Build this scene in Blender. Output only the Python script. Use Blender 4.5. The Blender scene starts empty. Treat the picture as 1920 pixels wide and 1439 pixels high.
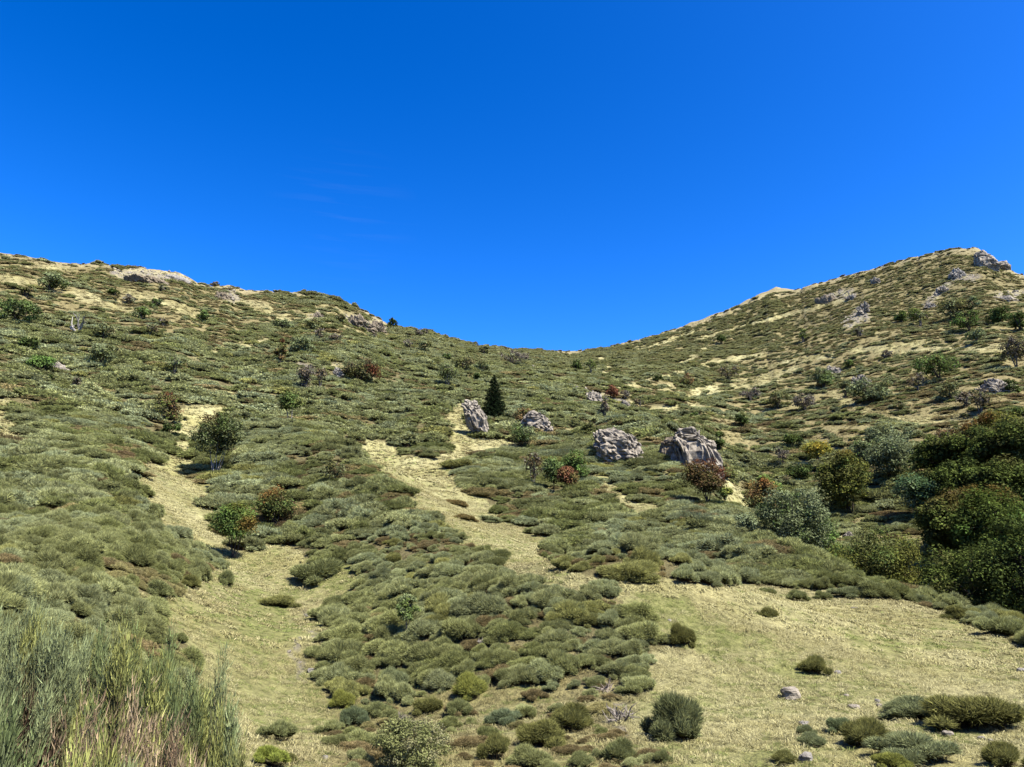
import bpy, math, random
import numpy as np
from mathutils import Vector, Matrix

# ------------------------------------------------------------------ camera, sky, sun, exposure
scene = bpy.context.scene
COL = scene.collection
PITCH = math.radians(14.5)
FPX = 1397.0                      # focal length in photograph pixels (1920 wide)
cam_data = bpy.data.cameras.new('camera')
cam = bpy.data.objects.new('camera', cam_data)
COL.objects.link(cam)
cam_data.sensor_fit = 'HORIZONTAL'
cam_data.sensor_width = 36.0
cam_data.lens = 36.0 * FPX / 1920.0
cam_data.clip_start = 0.1
cam_data.clip_end = 9000.0
cam.location = (0, 0, 0)
cam.rotation_euler = (math.radians(90) + PITCH, 0, 0)
scene.camera = cam

SUN_AZ = math.radians(129)        # clockwise from the viewing direction (+Y)
SUN_EL = math.radians(56)
world = bpy.data.worlds.new('World')
scene.world = world
world.use_nodes = True
wn, wl = world.node_tree.nodes, world.node_tree.links
wn.clear()
sky = wn.new('ShaderNodeTexSky')
sky.sky_type = 'NISHITA'
sky.sun_disc = False
sky.sun_elevation = SUN_EL
sky.sun_rotation = SUN_AZ
sky.altitude = 1500
sky.air_density = 1.0
sky.dust_density = 2.4
sky.ozone_density = 3.0
gam = wn.new('ShaderNodeGamma'); gam.inputs[1].default_value = 1.5
hs = wn.new('ShaderNodeHueSaturation')
hs.inputs['Saturation'].default_value = 1.195
hs.inputs['Hue'].default_value = 0.507
hs.inputs['Value'].default_value = 1.21
bg = wn.new('ShaderNodeBackground'); bg.inputs[1].default_value = 0.041
wo = wn.new('ShaderNodeOutputWorld')
wl.new(sky.outputs[0], gam.inputs[0]); wl.new(gam.outputs[0], hs.inputs['Color'])
# one very faint wisp of cirrus, fixed in the sky
wt = wn.new('ShaderNodeTexCoord')
wm = wn.new('ShaderNodeMapping'); wm.inputs['Rotation'].default_value = (0, math.radians(9), 0); wm.inputs['Scale'].default_value = (4, 4, 60)
wz = wn.new('ShaderNodeTexNoise'); wz.inputs['Scale'].default_value = 1.6; wz.inputs['Detail'].default_value = 6
wl.new(wt.outputs['Generated'], wm.inputs[0]); wl.new(wm.outputs[0], wz.inputs['Vector'])
wd = wn.new('ShaderNodeVectorMath'); wd.operation = 'DISTANCE'
_wy = (719.5 - 409) / FPX; _wv = Vector(((645 - 960) / FPX, math.cos(PITCH) - _wy * math.sin(PITCH), math.sin(PITCH) + _wy * math.cos(PITCH))).normalized()
wl.new(wt.outputs['Generated'], wd.inputs[0]); wd.inputs[1].default_value = _wv
wr = wn.new('ShaderNodeMapRange'); wr.inputs['From Min'].default_value = 0.10; wr.inputs['From Max'].default_value = 0.0
wl.new(wd.outputs['Value'], wr.inputs['Value'])
wr2 = wn.new('ShaderNodeMapRange'); wr2.inputs['From Min'].default_value = 0.5; wr2.inputs['From Max'].default_value = 0.75
wl.new(wz.outputs[0], wr2.inputs['Value'])
wq = wn.new('ShaderNodeMath'); wq.operation = 'MULTIPLY'; wl.new(wr.outputs[0], wq.inputs[0]); wl.new(wr2.outputs[0], wq.inputs[1])
wq2 = wn.new('ShaderNodeMath'); wq2.operation = 'MULTIPLY'; wl.new(wq.outputs[0], wq2.inputs[0]); wq2.inputs[1].default_value = 0.035
wx = wn.new('ShaderNodeMix'); wx.data_type = 'RGBA'; wx.inputs[7].default_value = (5.5, 6.2, 7.2, 1)
wl.new(wq2.outputs[0], wx.inputs[0]); wl.new(hs.outputs[0], wx.inputs[6])
wl.new(wx.outputs[2], bg.inputs[0]); wl.new(bg.outputs[0], wo.inputs[0])

sun_data = bpy.data.lights.new('sun', 'SUN')
sun_data.energy = 5.0
sun_data.angle = math.radians(0.5)
sun_data.color = (1.0, 0.92, 0.77)
sun = bpy.data.objects.new('sun', sun_data)
COL.objects.link(sun)
sdir = Vector((math.sin(SUN_AZ) * math.cos(SUN_EL), math.cos(SUN_AZ) * math.cos(SUN_EL), math.sin(SUN_EL)))
sun.rotation_euler = sdir.to_track_quat('Z', 'Y').to_euler()
sun.location = (40, -40, 80)

vs = scene.view_settings
vs.view_transform = 'Standard'
vs.look = 'None'
vs.exposure = 1.8
vs.gamma = 1.0
vs.use_curve_mapping = False
scene.cycles.max_bounces = 5
scene.cycles.diffuse_bounces = 3
scene.cycles.transmission_bounces = 3
scene.cycles.transparent_max_bounces = 4

rng = np.random.default_rng(7)
random.seed(7)

# ------------------------------------------------------------------ noise
def _hash(ix, iy, iz, seed):
    h = (ix.astype(np.uint32) * np.uint32(374761393) + iy.astype(np.uint32) * np.uint32(668265263)
         + iz.astype(np.uint32) * np.uint32(2147483647) + np.uint32(seed * 974634777 & 0xffffffff))
    h = (h ^ (h >> np.uint32(13))) * np.uint32(1274126177)
    h = (h ^ (h >> np.uint32(16))) * np.uint32(2246822519)
    h = h ^ (h >> np.uint32(13))
    return h.astype(np.float64) / 4294967295.0

def vnoise(x, y, z=0.0, seed=0):
    x = np.asarray(x, float); y = np.asarray(y, float); z = np.asarray(z, float) + np.zeros_like(x)
    fx, fy, fz = np.floor(x), np.floor(y), np.floor(z)
    tx, ty, tz = x - fx, y - fy, z - fz
    tx, ty, tz = [t * t * (3 - 2 * t) for t in (tx, ty, tz)]
    ix, iy, iz = fx.astype(np.int64), fy.astype(np.int64), fz.astype(np.int64)
    r = 0
    for dx in (0, 1):
        for dy in (0, 1):
            for dz in (0, 1):
                w = (tx if dx else 1 - tx) * (ty if dy else 1 - ty) * (tz if dz else 1 - tz)
                r = r + w * _hash(ix + dx, iy + dy, iz + dz, seed)
    return r * 2 - 1

def fbm(x, y, z=0.0, seed=0, octaves=3):
    s, a, f = 0, 1.0, 1.0
    for o in range(octaves):
        s = s + a * vnoise(np.asarray(x) * f, np.asarray(y) * f, np.asarray(z) * f, seed + o * 17)
        a *= 0.5; f *= 2.03
    return s / 1.75

def sstep(a, b, x):
    t = np.clip((x - a) / (b - a), 0, 1)
    return t * t * (3 - 2 * t)

# ------------------------------------------------------------------ photograph pixel <-> bearing / slope of the ray
CP, SP = math.cos(PITCH), math.sin(PITCH)
def pix_ray(u, v):
    xc = (np.asarray(u, float) - 960.0) / FPX
    yc = (719.5 - np.asarray(v, float)) / FPX
    dx, dy, dz = xc, CP - yc * SP, SP + yc * CP
    return np.arctan2(dx, dy), dz / np.hypot(dx, dy)

def to_pix(x, y, z):
    d = y * CP + z * SP
    d = np.where(d < 0.05, 0.05, d)
    up = -y * SP + z * CP
    return 960 + FPX * x / d, 719.5 - FPX * up / d

# ------------------------------------------------------------------ terrain: measured heights, smooth surface through them
PROFILES = {
 -260: [(1439,8),(1300,12),(1200,17),(1100,26),(1000,40),(900,57),(800,79),(700,107),(600,140),(520,172),(440,215)],
 0:    [(1439,9),(1300,14),(1200,20),(1100,30),(1000,45),(900,62),(800,85),(700,115),(600,150),(520,185),(473,215)],
 250:  [(1439,11),(1300,17),(1200,24),(1100,34),(1000,48),(900,65),(800,88),(700,120),(600,160),(540,195),(500,222)],
 500:  [(1439,13),(1340,19),(1200,29),(1100,40),(1000,55),(900,73),(800,98),(700,135),(600,190),(546,230)],
 750:  [(1439,14.5),(1340,20),(1200,30),(1100,42),(1000,58),(900,78),(800,106),(700,152),(650,195),(616,235)],
 1000: [(1439,15),(1340,21),(1200,32),(1100,44),(1000,61),(900,84),(800,115),(750,138),(700,180),(675,230),(657,290)],
 1200: [(1439,15),(1340,21),(1200,32),(1100,46),(1000,64),(900,86),(800,118),(750,150),(700,205),(660,280),(636,330)],
 1310: [(1439,15),(1340,21),(1200,33),(1100,47),(1000,65),(950,76),(900,87),(850,101),(795,124),(760,160),(700,225),(607,340)],
 1400: [(1439,15.5),(1340,22),(1200,34),(1100,47),(1060,54),(1000,66),(955,77),(920,98),(880,112),(800,150),(700,215),(640,280),(562,345)],
 1500: [(1439,15.5),(1340,22),(1200,34),(1110,48),(1060,56),(1035,60),(1000,84),(900,108),(800,143),(700,200),(620,280),(537,338)],
 1600: [(1439,16),(1340,22),(1200,35),(1120,47),(1085,54),(1060,75),(1000,85),(900,105),(800,135),(700,185),(600,255),(513,335)],
 1750: [(1439,16.5),(1340,23),(1200,37),(1140,47),(1125,51),(1080,72),(1000,82),(900,100),(800,128),(700,172),(600,240),(500,300),(473,318)],
 1920: [(1439,17),(1340,24),(1250,33),(1180,43),(1170,46),(1120,66),(1000,78),(900,94),(800,120),(700,162),(600,225),(545,275),(515,305)],
 2200: [(1439,17),(1340,24),(1250,32),(1210,38),(1160,56),(1050,66),(900,85),(800,108),(700,145),(600,205),(535,280)],
}
ctrl = []
for u, lst in PROFILES.items():
    for v, r in lst:
        th, te = pix_ray(u, v)
        ctrl.append((float(th), r, float(te)))
for u, r, z in [(1500,67,-0.4),(1600,62,-2.6),(1750,58,-4.2),(1920,53,-5.6),(2200,46,-6.0),(1400,86,4.0)]:
    th, _ = pix_ray(u, 1000)
    ctrl.append((float(th), r, z / r))
for deg, pts in {-45:[(3,-1.75),(6,-2.0)], -28:[(3,-1.8),(5,-2.05)], -14:[(3,-1.9),(6,-2.6)], 0:[(3,-1.95),(7,-3.0)], 15:[(3,-1.95),(7,-3.05)], 32:[(3,-1.95),(7,-3.1)],
                 -75:[(3,-1.65),(12,-0.5),(60,16),(200,80)], 75:[(3,-1.9),(12,-3.2),(45,-6),(90,10),(200,50)],
                 -120:[(3,-1.5),(12,1.0),(60,18),(200,70)], 120:[(3,-1.7),(12,-1.5),(60,6),(200,40)],
                 -165:[(3,-1.4),(12,2.0),(60,15),(200,45)], 165:[(3,-1.5),(12,1.0),(60,12),(200,40)]}.items():
    for r, z in pts:
        ctrl.append((math.radians(deg), r, z / r))
ctrl = np.array(ctrl)
KT = 1.7
# the far side of the ring repeats, so that the surface closes behind the camera
rep = ctrl[np.abs(ctrl[:, 0]) > math.radians(110)].copy()
rep[:, 0] -= np.sign(rep[:, 0]) * 2 * math.pi
ctrl = np.vstack([ctrl, rep])
CX, CY, CV = ctrl[:, 0] * KT, np.log(ctrl[:, 1]), ctrl[:, 2]
def tps(d2):
    return 0.5 * d2 * np.log(d2 + 1e-12)
n = len(CX)
K = tps((CX[:, None] - CX) ** 2 + (CY[:, None] - CY) ** 2) + np.eye(n) * 2e-3
Pm = np.c_[np.ones(n), CX, CY]
A = np.block([[K, Pm], [Pm.T, np.zeros((3, 3))]])
W = np.linalg.solve(A, np.r_[CV, np.zeros(3)])
def rbf(th, lr):
    x, y = np.ravel(th) * KT, np.ravel(lr)
    out = np.empty(len(x))
    for i in range(0, len(x), 20000):
        a, b = x[i:i + 20000], y[i:i + 20000]
        out[i:i + 20000] = tps((a[:, None] - CX) ** 2 + (b[:, None] - CY) ** 2) @ W[:n] + W[n] + W[n + 1] * a + W[n + 2] * b
    return out.reshape(np.shape(th))

D2R = math.pi / 180
TH = np.r_[np.arange(-180, -42, 3.0), np.arange(-42, 42.01, 0.16), np.arange(45, 179, 3.0)] * D2R
RR = np.r_[np.exp(np.arange(math.log(1.3), math.log(430), 0.0105)), [470, 520, 600, 720, 900, 1200, 1700, 2500, 3600]]
NT, NR = len(TH), len(RR)
NIN = NR - 9
# coarse evaluation, then bilinear refinement
tc = np.r_[np.arange(-180, -42, 6.0), np.arange(-42, 42.1, 0.8), np.arange(48, 187, 6.0)] * D2R
lc = np.linspace(math.log(1.2), math.log(440), 170)
TCg, LCg = np.meshgrid(tc, lc, indexing='ij')
Gc = rbf(TCg, np.maximum(LCg, math.log(3.0)))
def bil(th, lr):
    i = np.clip(np.searchsorted(tc, th) - 1, 0, len(tc) - 2)
    j = np.clip(((lr - lc[0]) / (lc[1] - lc[0])).astype(int), 0, len(lc) - 2)
    a = np.clip((th - tc[i]) / (tc[i + 1] - tc[i]), 0, 1)
    b = np.clip((lr - lc[j]) / (lc[1] - lc[0]), 0, 1)
    return (Gc[i, j] * (1 - a) + Gc[i + 1, j] * a) * (1 - b) + (Gc[i, j + 1] * (1 - a) + Gc[i + 1, j + 1] * a) * b
TG, RG = np.meshgrid(TH, RR, indexing='ij')
ELV = bil(TG, np.log(np.minimum(RG, 430)))
Z = ELV * np.maximum(np.minimum(RG, 430), 3.0)
XG, YG = RG * np.sin(TG), RG * np.cos(TG)

def first_hit(u, v, Zs):
    th, te = pix_ray(u, v)
    i = int(np.argmin(np.abs(TH - th)))
    el = Zs[i, :NIN] / RR[:NIN]
    k = np.nonzero((el >= te) & (RR[:NIN] > 5))[0]
    return (th, RR[k[0]]) if len(k) else (th, None)

# gullies sunk and spurs raised along lines that were traced on the slope
def world_line(pts):
    out = []
    for u, v in pts:
        th, r = first_hit(u, v, Z)
        if r: out.append((r * math.sin(th), r * math.cos(th)))
    return out
def seg_dist(px, py, pts):
    d = np.full(np.shape(px), 1e9)
    for (ax, ay), (bx, by) in zip(pts[:-1], pts[1:]):
        vx, vy = bx - ax, by - ay
        t = np.clip(((px - ax) * vx + (py - ay) * vy) / (vx * vx + vy * vy + 1e-9), 0, 1)
        d = np.minimum(d, np.hypot(px - ax - t * vx, py - ay - t * vy))
    return d
RELIEF = [
 ([(560,830),(680,900),(800,985),(950,1085),(1060,1135),(1160,1170)], 2.6, 8.0),
 ([(620,1180),(760,1200),(900,1220),(1100,1210),(1240,1195)], 0.8, 4.0),
 ([(360,790),(330,880),(400,1000),(500,1080),(585,1160),(590,1260)], -1.6, 5.5),
 ([(690,845),(800,910),(900,960),(1000,1040),(1080,1090)], -1.5, 5.5),
 ([(100,1130),(250,1100),(300,980),(250,880)], 0.8, 6.0),
 ([(1180,740),(1240,790),(1300,790),(1360,860)], -2.0, 9.0),
 ([(560,700),(640,690),(740,660)], 1.6, 8.0),
 ([(1150,860),(1220,820),(1280,800)], 1.5, 7.0),
 ([(1340,680),(1500,650),(1700,640)], 2.0, 12.0),
 ([(1250,730),(1400,700),(1560,690)], -1.8, 8.0),
]
add = np.zeros_like(Z)
for pts, amp, wid in RELIEF:
    wl_ = world_line(pts)
    if len(wl_) > 1:
        add += amp * np.exp(-(seg_dist(XG, YG, wl_) / wid) ** 2)
Z += add
ramp = np.clip((RG - 6) / 60, 0.08, 1.6)
Z += 1.0 * ramp * fbm(XG / 22, YG / 22, 0, 3) + 0.30 * ramp * fbm(XG / 6, YG / 6, 0, 5) + 0.05 * np.clip(RG / 20, 0.3, 2) * fbm(XG / 1.3, YG / 1.3, 0, 8)
tus = np.abs(vnoise(XG / 0.6, YG / 0.6, 0, 88))
Z += 0.10 * (0.35 - tus) * sstep(8, 14, RG) * sstep(75, 50, RG)
# small sheep terraces along the contours of the steep upper slopes
Z += 0.22 * sstep(60, 120, RG) * np.sin(Z / 0.42 + 3 * fbm(XG / 15, YG / 15, 0, 13))

# skyline
SKY = [(-400,440),(-100,462),(0,473),(60,484),(130,494),(200,497),(300,506),(345,515),(372,531),(400,537),(430,535),(455,543),(520,547),(600,553),(640,562),(680,580),(715,600),(745,615),
 (800,621),(850,635),(900,648),(960,654),(1000,657),(1090,659),(1140,651),(1200,636),(1270,617),(1330,598),(1370,578),(1420,557),(1450,550),(1480,546),(1500,540),(1540,530),(1600,513),(1660,498),
 (1700,487),(1750,473),(1790,466),(1830,464),(1845,474),(1860,486),(1875,498),(1895,507),(1920,516),(2000,530),(2400,560)]
CREST = [(-400,215),(0,215),(250,222),(500,230),(750,235),(1000,290),(1200,330),(1400,345),(1600,335),(1750,318),(1920,305),(2400,270)]
su = np.arange(-400, 2400, 4.0)
sv = np.interp(su, *zip(*SKY)) + 1.3 * vnoise(su / 14, su * 0, 0, 4) + 0.8 * vnoise(su / 6, su * 0, 0, 9)
st, se = pix_ray(su, sv)
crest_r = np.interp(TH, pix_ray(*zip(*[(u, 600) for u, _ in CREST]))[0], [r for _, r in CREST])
sky_t = np.interp(TH, st, se)
front = (TH > st[0]) & (TH < st[-1])
for i in range(NT):
    rc, tt = crest_r[i], sky_t[i]
    k = np.searchsorted(RR, rc)
    blend = 1.0 if front[i] else 0.0
    if not front[i]:
        rc = 230.0; k = np.searchsorted(RR, rc); tt = Z[i, k] / RR[k]
    dz = (tt * RR[k] - Z[i, k])
    Z[i, :k + 1] += dz * (RR[:k + 1] / RR[k]) ** 3
    lim = RR[:k] * (tt - 0.0035 * (1 - RR[:k] / RR[k]) - 0.0006)
    if front[i]:
        m = RR[:k] > 20
        Z[i, :k][m] = np.minimum(Z[i, :k][m], lim[m])
    ex = RR[k + 1:] - RR[k]
    Z[i, k + 1:] = Z[i, k] - 0.02 * ex - 0.40 * ex * np.clip(ex / 40, 0, 1)
    Z[i, k + 1:] = np.maximum(Z[i, k + 1:], -60 - 0.01 * RR[k + 1:])

def hit(u, v, r=None):
    """ground point seen at a photograph pixel (or on that bearing at distance r)"""
    th, te = pix_ray(u, v)
    i = int(np.clip(np.searchsorted(TH, th), 1, NT - 1))
    a = (th - TH[i - 1]) / (TH[i] - TH[i - 1])
    zz = Z[i - 1] * (1 - a) + Z[i] * a
    if r is None:
        el = zz[:NIN] / RR[:NIN]
        k = np.nonzero((el >= te) & (RR[:NIN] > 4))[0]
        if len(k) == 0 or k[0] == 0:
            k = [int(np.argmax(el))]
            r = RR[k[0]]
        else:
            k0 = k[0]
            e0, e1 = el[k0 - 1], el[k0]
            r = RR[k0 - 1] + (RR[k0] - RR[k0 - 1]) * np.clip((te - e0) / (e1 - e0 + 1e-12), 0, 1)
    z = float(np.interp(r, RR, zz))
    return Vector((r * math.sin(th), r * math.cos(th), z))

def ground_z(x, y):
    x = np.asarray(x, float); y = np.asarray(y, float)
    th, r = np.arctan2(x, y), np.hypot(x, y)
    i = np.clip(np.searchsorted(TH, th), 1, NT - 1)
    j = np.clip(np.searchsorted(RR, r), 1, NR - 1)
    a = np.clip((th - TH[i - 1]) / (TH[i] - TH[i - 1]), 0, 1)
    b = np.clip((r - RR[j - 1]) / (RR[j] - RR[j - 1]), 0, 1)
    return (Z[i - 1, j - 1] * (1 - a) + Z[i, j - 1] * a) * (1 - b) + (Z[i - 1, j] * (1 - a) + Z[i, j] * a) * b

# ------------------------------------------------------------------ what grows where
U, V = to_pix(XG, YG, Z)
def in_poly(u, v, poly):
    res = np.zeros(np.shape(u), bool)
    x1, y1 = poly[-1]
    for x2, y2 in poly:
        c = (y1 > v) != (y2 > v)
        res ^= c & (u < (x2 - x1) * (v - y1) / (y2 - y1 + 1e-12) + x1)
        x1, y1 = x2, y2
    return res
GRASS = [
 [(1085,1092),(1200,1098),(1330,1084),(1480,1106),(1560,1090),(1700,1125),(1790,1152),(1920,1207),(2100,1260),(2100,1500),(1250,1500),(1190,1330),(1240,1225),(1300,1210),(1240,1165),(1160,1145)],
 [(655,835),(700,822),(760,850),(818,868),(845,835),(825,790),(868,745),(905,820),(1000,832),(930,848),(850,872),(870,912),(925,950),(965,985),(1010,1005),(1035,1055),(1065,1082),(1120,1092),(1072,1122),(985,1087),(930,1047),(848,1004),(788,957),(748,910),(688,878)],
 [(330,768),(400,758),(455,778),(392,800),(362,832),(366,880),(400,920),(408,960),(438,1008),(448,1042),(480,1030),(545,1010),(585,1050),(640,1060),(705,1085),(650,1130),(618,1200),(605,1265),(640,1320),(600,1500),(330,1500),(330,1180),(300,1120),(185,1085),(200,1070),(290,1110),(420,1075),(385,1030),(300,990),(250,915),(250,880),(322,858),(330,810)],
 [(-40,740),(15,745),(45,820),(30,832),(-40,800)],
 [(30,1038),(60,1040),(130,1066),(100,1068)],
 [(1090,895),(1120,880),(1180,930),(1280,985),(1260,1000),(1160,950)],
 [(1350,880),(1400,925),(1420,985),(1380,960),(1345,910)],
]
STREAKS = [([(1150,735),(1177,724),(1276,698),(1350,678),(1405,669),(1440,664)],5),([(1274,686),(1323,655)],6),([(1214,735),(1277,720)],4),([(1290,742),(1370,725),(1460,708)],13),([(1205,772),(1315,760)],6),
 ([(1420,690),(1520,672),(1560,668)],5),([(1300,640),(1400,610),(1500,585),(1600,560)],4),([(1180,658),(1240,645),(1300,622)],5),([(1640,662),(1760,655),(1870,655)],6),([(1840,658),(1880,652)],10),([(1560,740),(1620,770),(1700,790),(1800,785)],9),
 ([(1600,660),(1680,650),(1740,640)],7),([(1380,720),(1500,690)],6),([(1125,672),(1140,690),(1125,712)],8),([(1150,570+60),(1160,640)],3),([(150,560),(210,575),(260,590)],8),([(0,520),(120,540),(180,560)],8),([(20,500),(140,505)],5),([(240,545),(330,575),(400,600)],10),
 ([(420,560),(500,580),(540,600)],10),([(450,740),(340,725),(300,720)],4),([(500,640),(420,650),(330,690)],5),([(1130,720),(1160,760)],6),([(560,735),(620,720)],6),([(0,840),(35,850)],4),([(195,895),(240,905)],4),([(1240,880),(1290,930),(1330,990),(1380,1000)],8),
 ([(1590,990),(1640,960)],9),([(1560,1040),(1590,1010)],7),([(1700,1080),(1760,1020)],7),([(610,790),(660,840)],4),([(985,820),(1110,800)],4)]
BROWN = [
 [(600,1300),(1180,1275),(1250,1500),(480,1500)],[(-40,470),(480,540),(560,590),(420,640),(200,610),(-40,580)],[(1480,540),(1830,462),(1960,520),(1960,610),(1650,620),(1480,620)],
 [(690,1010),(830,1000),(950,1050),(900,1075),(760,1050)],[(850,1120),(900,1110),(960,1130),(880,1145)],[(560,830),(660,850),(640,910),(540,870)],[(180,920),(310,960),(330,990),(220,975)],
 [(1020,1040),(1150,1030),(1230,1050),(1100,1090)],[(1700,1000),(1790,1000),(1790,1080),(1690,1060)],[(1540,980),(1640,1000),(1700,1020),(1640,960)],
]
GREEN_PATCH = [
 [(1190,1110),(1300,1120),(1350,1160),(1430,1210),(1350,1240),(1270,1180)],[(1560,1180),(1680,1200),(1830,1215),(1760,1230),(1620,1200)],[(1440,1240),(1560,1250),(1560,1290),(1480,1270)],[(1580,1290),(1640,1300),(1610,1330)],
 [(1700,1355),(1800,1340),(1830,1400),(1740,1380)],[(1400,1420),(1480,1400),(1500,1500),(1380,1500)],[(600,1040),(700,1080),(650,1110),(570,1080)],[(440,1120),(560,1100),(560,1200),(430,1180)],[(1380,860),(1440,880),(1430,930)],
]
SCREE = [([(1830,520),(1790,520),(1765,545),(1735,575)],9),([(1590,605),(1620,590)],16),([(1560,555),(1600,550)],10),([(1870,555),(1915,550)],10),([(650,600),(720,612)],14),([(220,512),(350,520)],12),([(600,585),(580,600)],10),([(560,690),(640,690)],9),
 ([(1080,730),(1130,745),(1180,760)],9),([(580,1150),(570,1200),(580,1260)],7),([(1600,985),(1580,1020)],7),([(1150,1340),(1190,1370)],14),([(740,1340),(790,1370)],10),([(425,545),(440,560)],12)]
def cover(u, v, x, y, z):
    """shrub share, green grass, brown heath, stones at points of the ground"""
    wob = np.clip(60 / np.maximum(np.hypot(x, y), 12), 0.35, 1.8)
    ju = u + 26 * wob * fbm(x / 3.0, y / 3.0, 0, 21) + 10 * wob * vnoise(x / 0.8, y / 0.8, 0, 22)
    jv = v + 12 * wob * fbm(x / 3.0, y / 3.0, 0, 31) + 4 * wob * vnoise(x / 0.8, y / 0.8, 0, 32)
    veg = np.full(np.shape(u), 0.97)
    brown = np.zeros(np.shape(u)); green = np.zeros(np.shape(u)); stone = np.zeros(np.shape(u))
    veg[in_poly(ju, jv, BROWN[0])] = 0.42
    veg[in_poly(ju, jv, BROWN[1])] = 0.76
    veg[in_poly(ju, jv, [(1130,650),(1480,540),(1960,500),(1960,830),(1500,850),(1350,800),(1200,740)])] = 0.73
    veg[in_poly(ju, jv, BROWN[2])] = 0.8
    veg[in_poly(ju, jv, [(560,555),(740,610),(730,640),(600,625),(500,590)])] = 0.5
    veg[in_poly(ju, jv, [(1560,940),(1800,940),(1790,1110),(1690,1090)])] = 0.6
    g = np.zeros(np.shape(u), bool)
    for p in GRASS:
        g |= in_poly(ju, jv, p)
    veg[g] = 0.015
    gl = in_poly(ju, jv, [(1180,733),(1225,770),(1260,775),(1330,760),(1360,790),(1420,830),(1390,880),(1330,800),(1250,795),(1160,745)])
    veg = np.where(gl, np.minimum(veg, 0.5), veg)
    for pts, w in STREAKS:
        d = seg_dist(u + 0.5 * (ju - u), v + 0.35 * (jv - v), pts)
        veg = np.where(d < w * 0.8, np.minimum(veg, 0.06), veg)
    for p in BROWN:
        brown = np.maximum(brown, 0.8 * in_poly(ju, jv, p))
    brown = np.maximum(brown, 0.55 * in_poly(ju, jv, [(1480,590),(1960,590),(1960,830),(1560,850),(1350,760)]))
    brown = np.maximum(brown, 0.18)
    brown[g] *= 0.4
    for p in GREEN_PATCH:
        green = np.maximum(green, 1.0 * in_poly(ju, jv, p))
    for pts, w in SCREE:
        d = seg_dist(ju, jv, pts)
        stone = np.maximum(stone, sstep(w, w * 0.4, d))
    veg = veg * (1 - 0.85 * (stone > 0.4))
    return veg, green, brown, stone

# ------------------------------------------------------------------ mesh and object helpers
def make_mesh(name, verts, faces, mats=(), mat_idx=None, colors=None, smooth=False):
    """faces: array (n,3) or (n,4), or a list of such arrays"""
    me = bpy.data.meshes.new(name)
    verts = np.asarray(verts, np.float32)
    fl = faces if isinstance(faces, list) else [faces]
    fl = [np.asarray(f, np.int32) for f in fl if len(f)]
    sizes = np.concatenate([np.full(len(f), f.shape[1], np.int32) for f in fl])
    loops = np.concatenate([f.ravel() for f in fl])
    me.vertices.add(len(verts)); me.vertices.foreach_set('co', verts.ravel())
    me.loops.add(len(loops)); me.loops.foreach_set('vertex_index', loops)
    me.polygons.add(len(sizes))
    starts = np.concatenate([[0], np.cumsum(sizes)[:-1]]).astype(np.int32)
    me.polygons.foreach_set('loop_start', starts)
    me.polygons.foreach_set('loop_total', sizes)
    for m in mats: me.materials.append(m)
    if mat_idx is not None: me.polygons.foreach_set('material_index', np.asarray(mat_idx, np.int32))
    me.polygons.foreach_set('use_smooth', np.full(len(sizes), smooth, bool))
    if colors is not None:
        at = me.attributes.new('Col', 'FLOAT_COLOR', 'POINT')
        c = np.ones((len(verts), 4), np.float32); c[:, :3] = colors
        at.data.foreach_set('color', c.ravel())
    me.update(calc_edges=True)
    me.validate()
    return me

def obj(name, mesh, parent=None, loc=None):
    o = bpy.data.objects.new(name, mesh)
    COL.objects.link(o)
    if parent: o.parent = parent
    if loc is not None: o.location = loc
    return o

def tag(o, label=None, cat=None, group=None, kind=None):
    if label: o['label'] = label
    if cat: o['category'] = cat
    if group: o['group'] = group
    if kind: o['kind'] = kind
    return o

class Geo:
    """collects triangles and quads with a colour per vertex and a material per face"""
    def __init__(self):
        self.v, self.c, self.t, self.q, self.tm, self.qm, self.n = [], [], [], [], [], [], 0
    def add(self, v, f, col=(1, 1, 1), m=0):
        v = np.asarray(v, float).reshape(-1, 3); f = np.asarray(f, int)
        self.v.append(v)
        c = np.asarray(col, float)
        self.c.append(np.broadcast_to(c, v.shape) if c.ndim == 1 else c)
        (self.t if f.shape[1] == 3 else self.q).append(f + self.n)
        (self.tm if f.shape[1] == 3 else self.qm).append(np.full(len(f), m))
        self.n += len(v)
    def mesh(self, name, mats, smooth=False):
        fl, ml = [], []
        if self.t: fl.append(np.concatenate(self.t)); ml.append(np.concatenate(self.tm))
        if self.q: fl.append(np.concatenate(self.q)); ml.append(np.concatenate(self.qm))
        return make_mesh(name, np.concatenate(self.v), fl, mats, np.concatenate(ml), np.concatenate(self.c), smooth)

def tubes(paths, radii, sides=3):
    """many tubes at once: paths (n,k,3), radii (n,k)"""
    P = np.asarray(paths, float); R = np.asarray(radii, float)
    n_, k, _ = P.shape
    T = np.gradient(P, axis=1); T /= np.linalg.norm(T, axis=2, keepdims=True) + 1e-9
    ref = np.where(np.abs(T[..., 2:3]) > 0.9, np.array([1., 0, 0]), np.array([0, 0, 1.]))
    A1 = np.cross(T, ref); A1 /= np.linalg.norm(A1, axis=2, keepdims=True) + 1e-9
    B1 = np.cross(T, A1)
    ang = np.arange(sides) * 2 * math.pi / sides
    V_ = P[:, :, None] + R[:, :, None, None] * (np.cos(ang)[:, None] * A1[:, :, None] + np.sin(ang)[:, None] * B1[:, :, None])
    idx = np.arange(n_ * k * sides).reshape(n_, k, sides)
    a = idx[:, :-1]; b = idx[:, 1:]
    F = np.stack([a, np.roll(a, -1, 2), np.roll(b, -1, 2), b], -1).reshape(-1, 4)
    return V_.reshape(-1, 3), F

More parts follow.
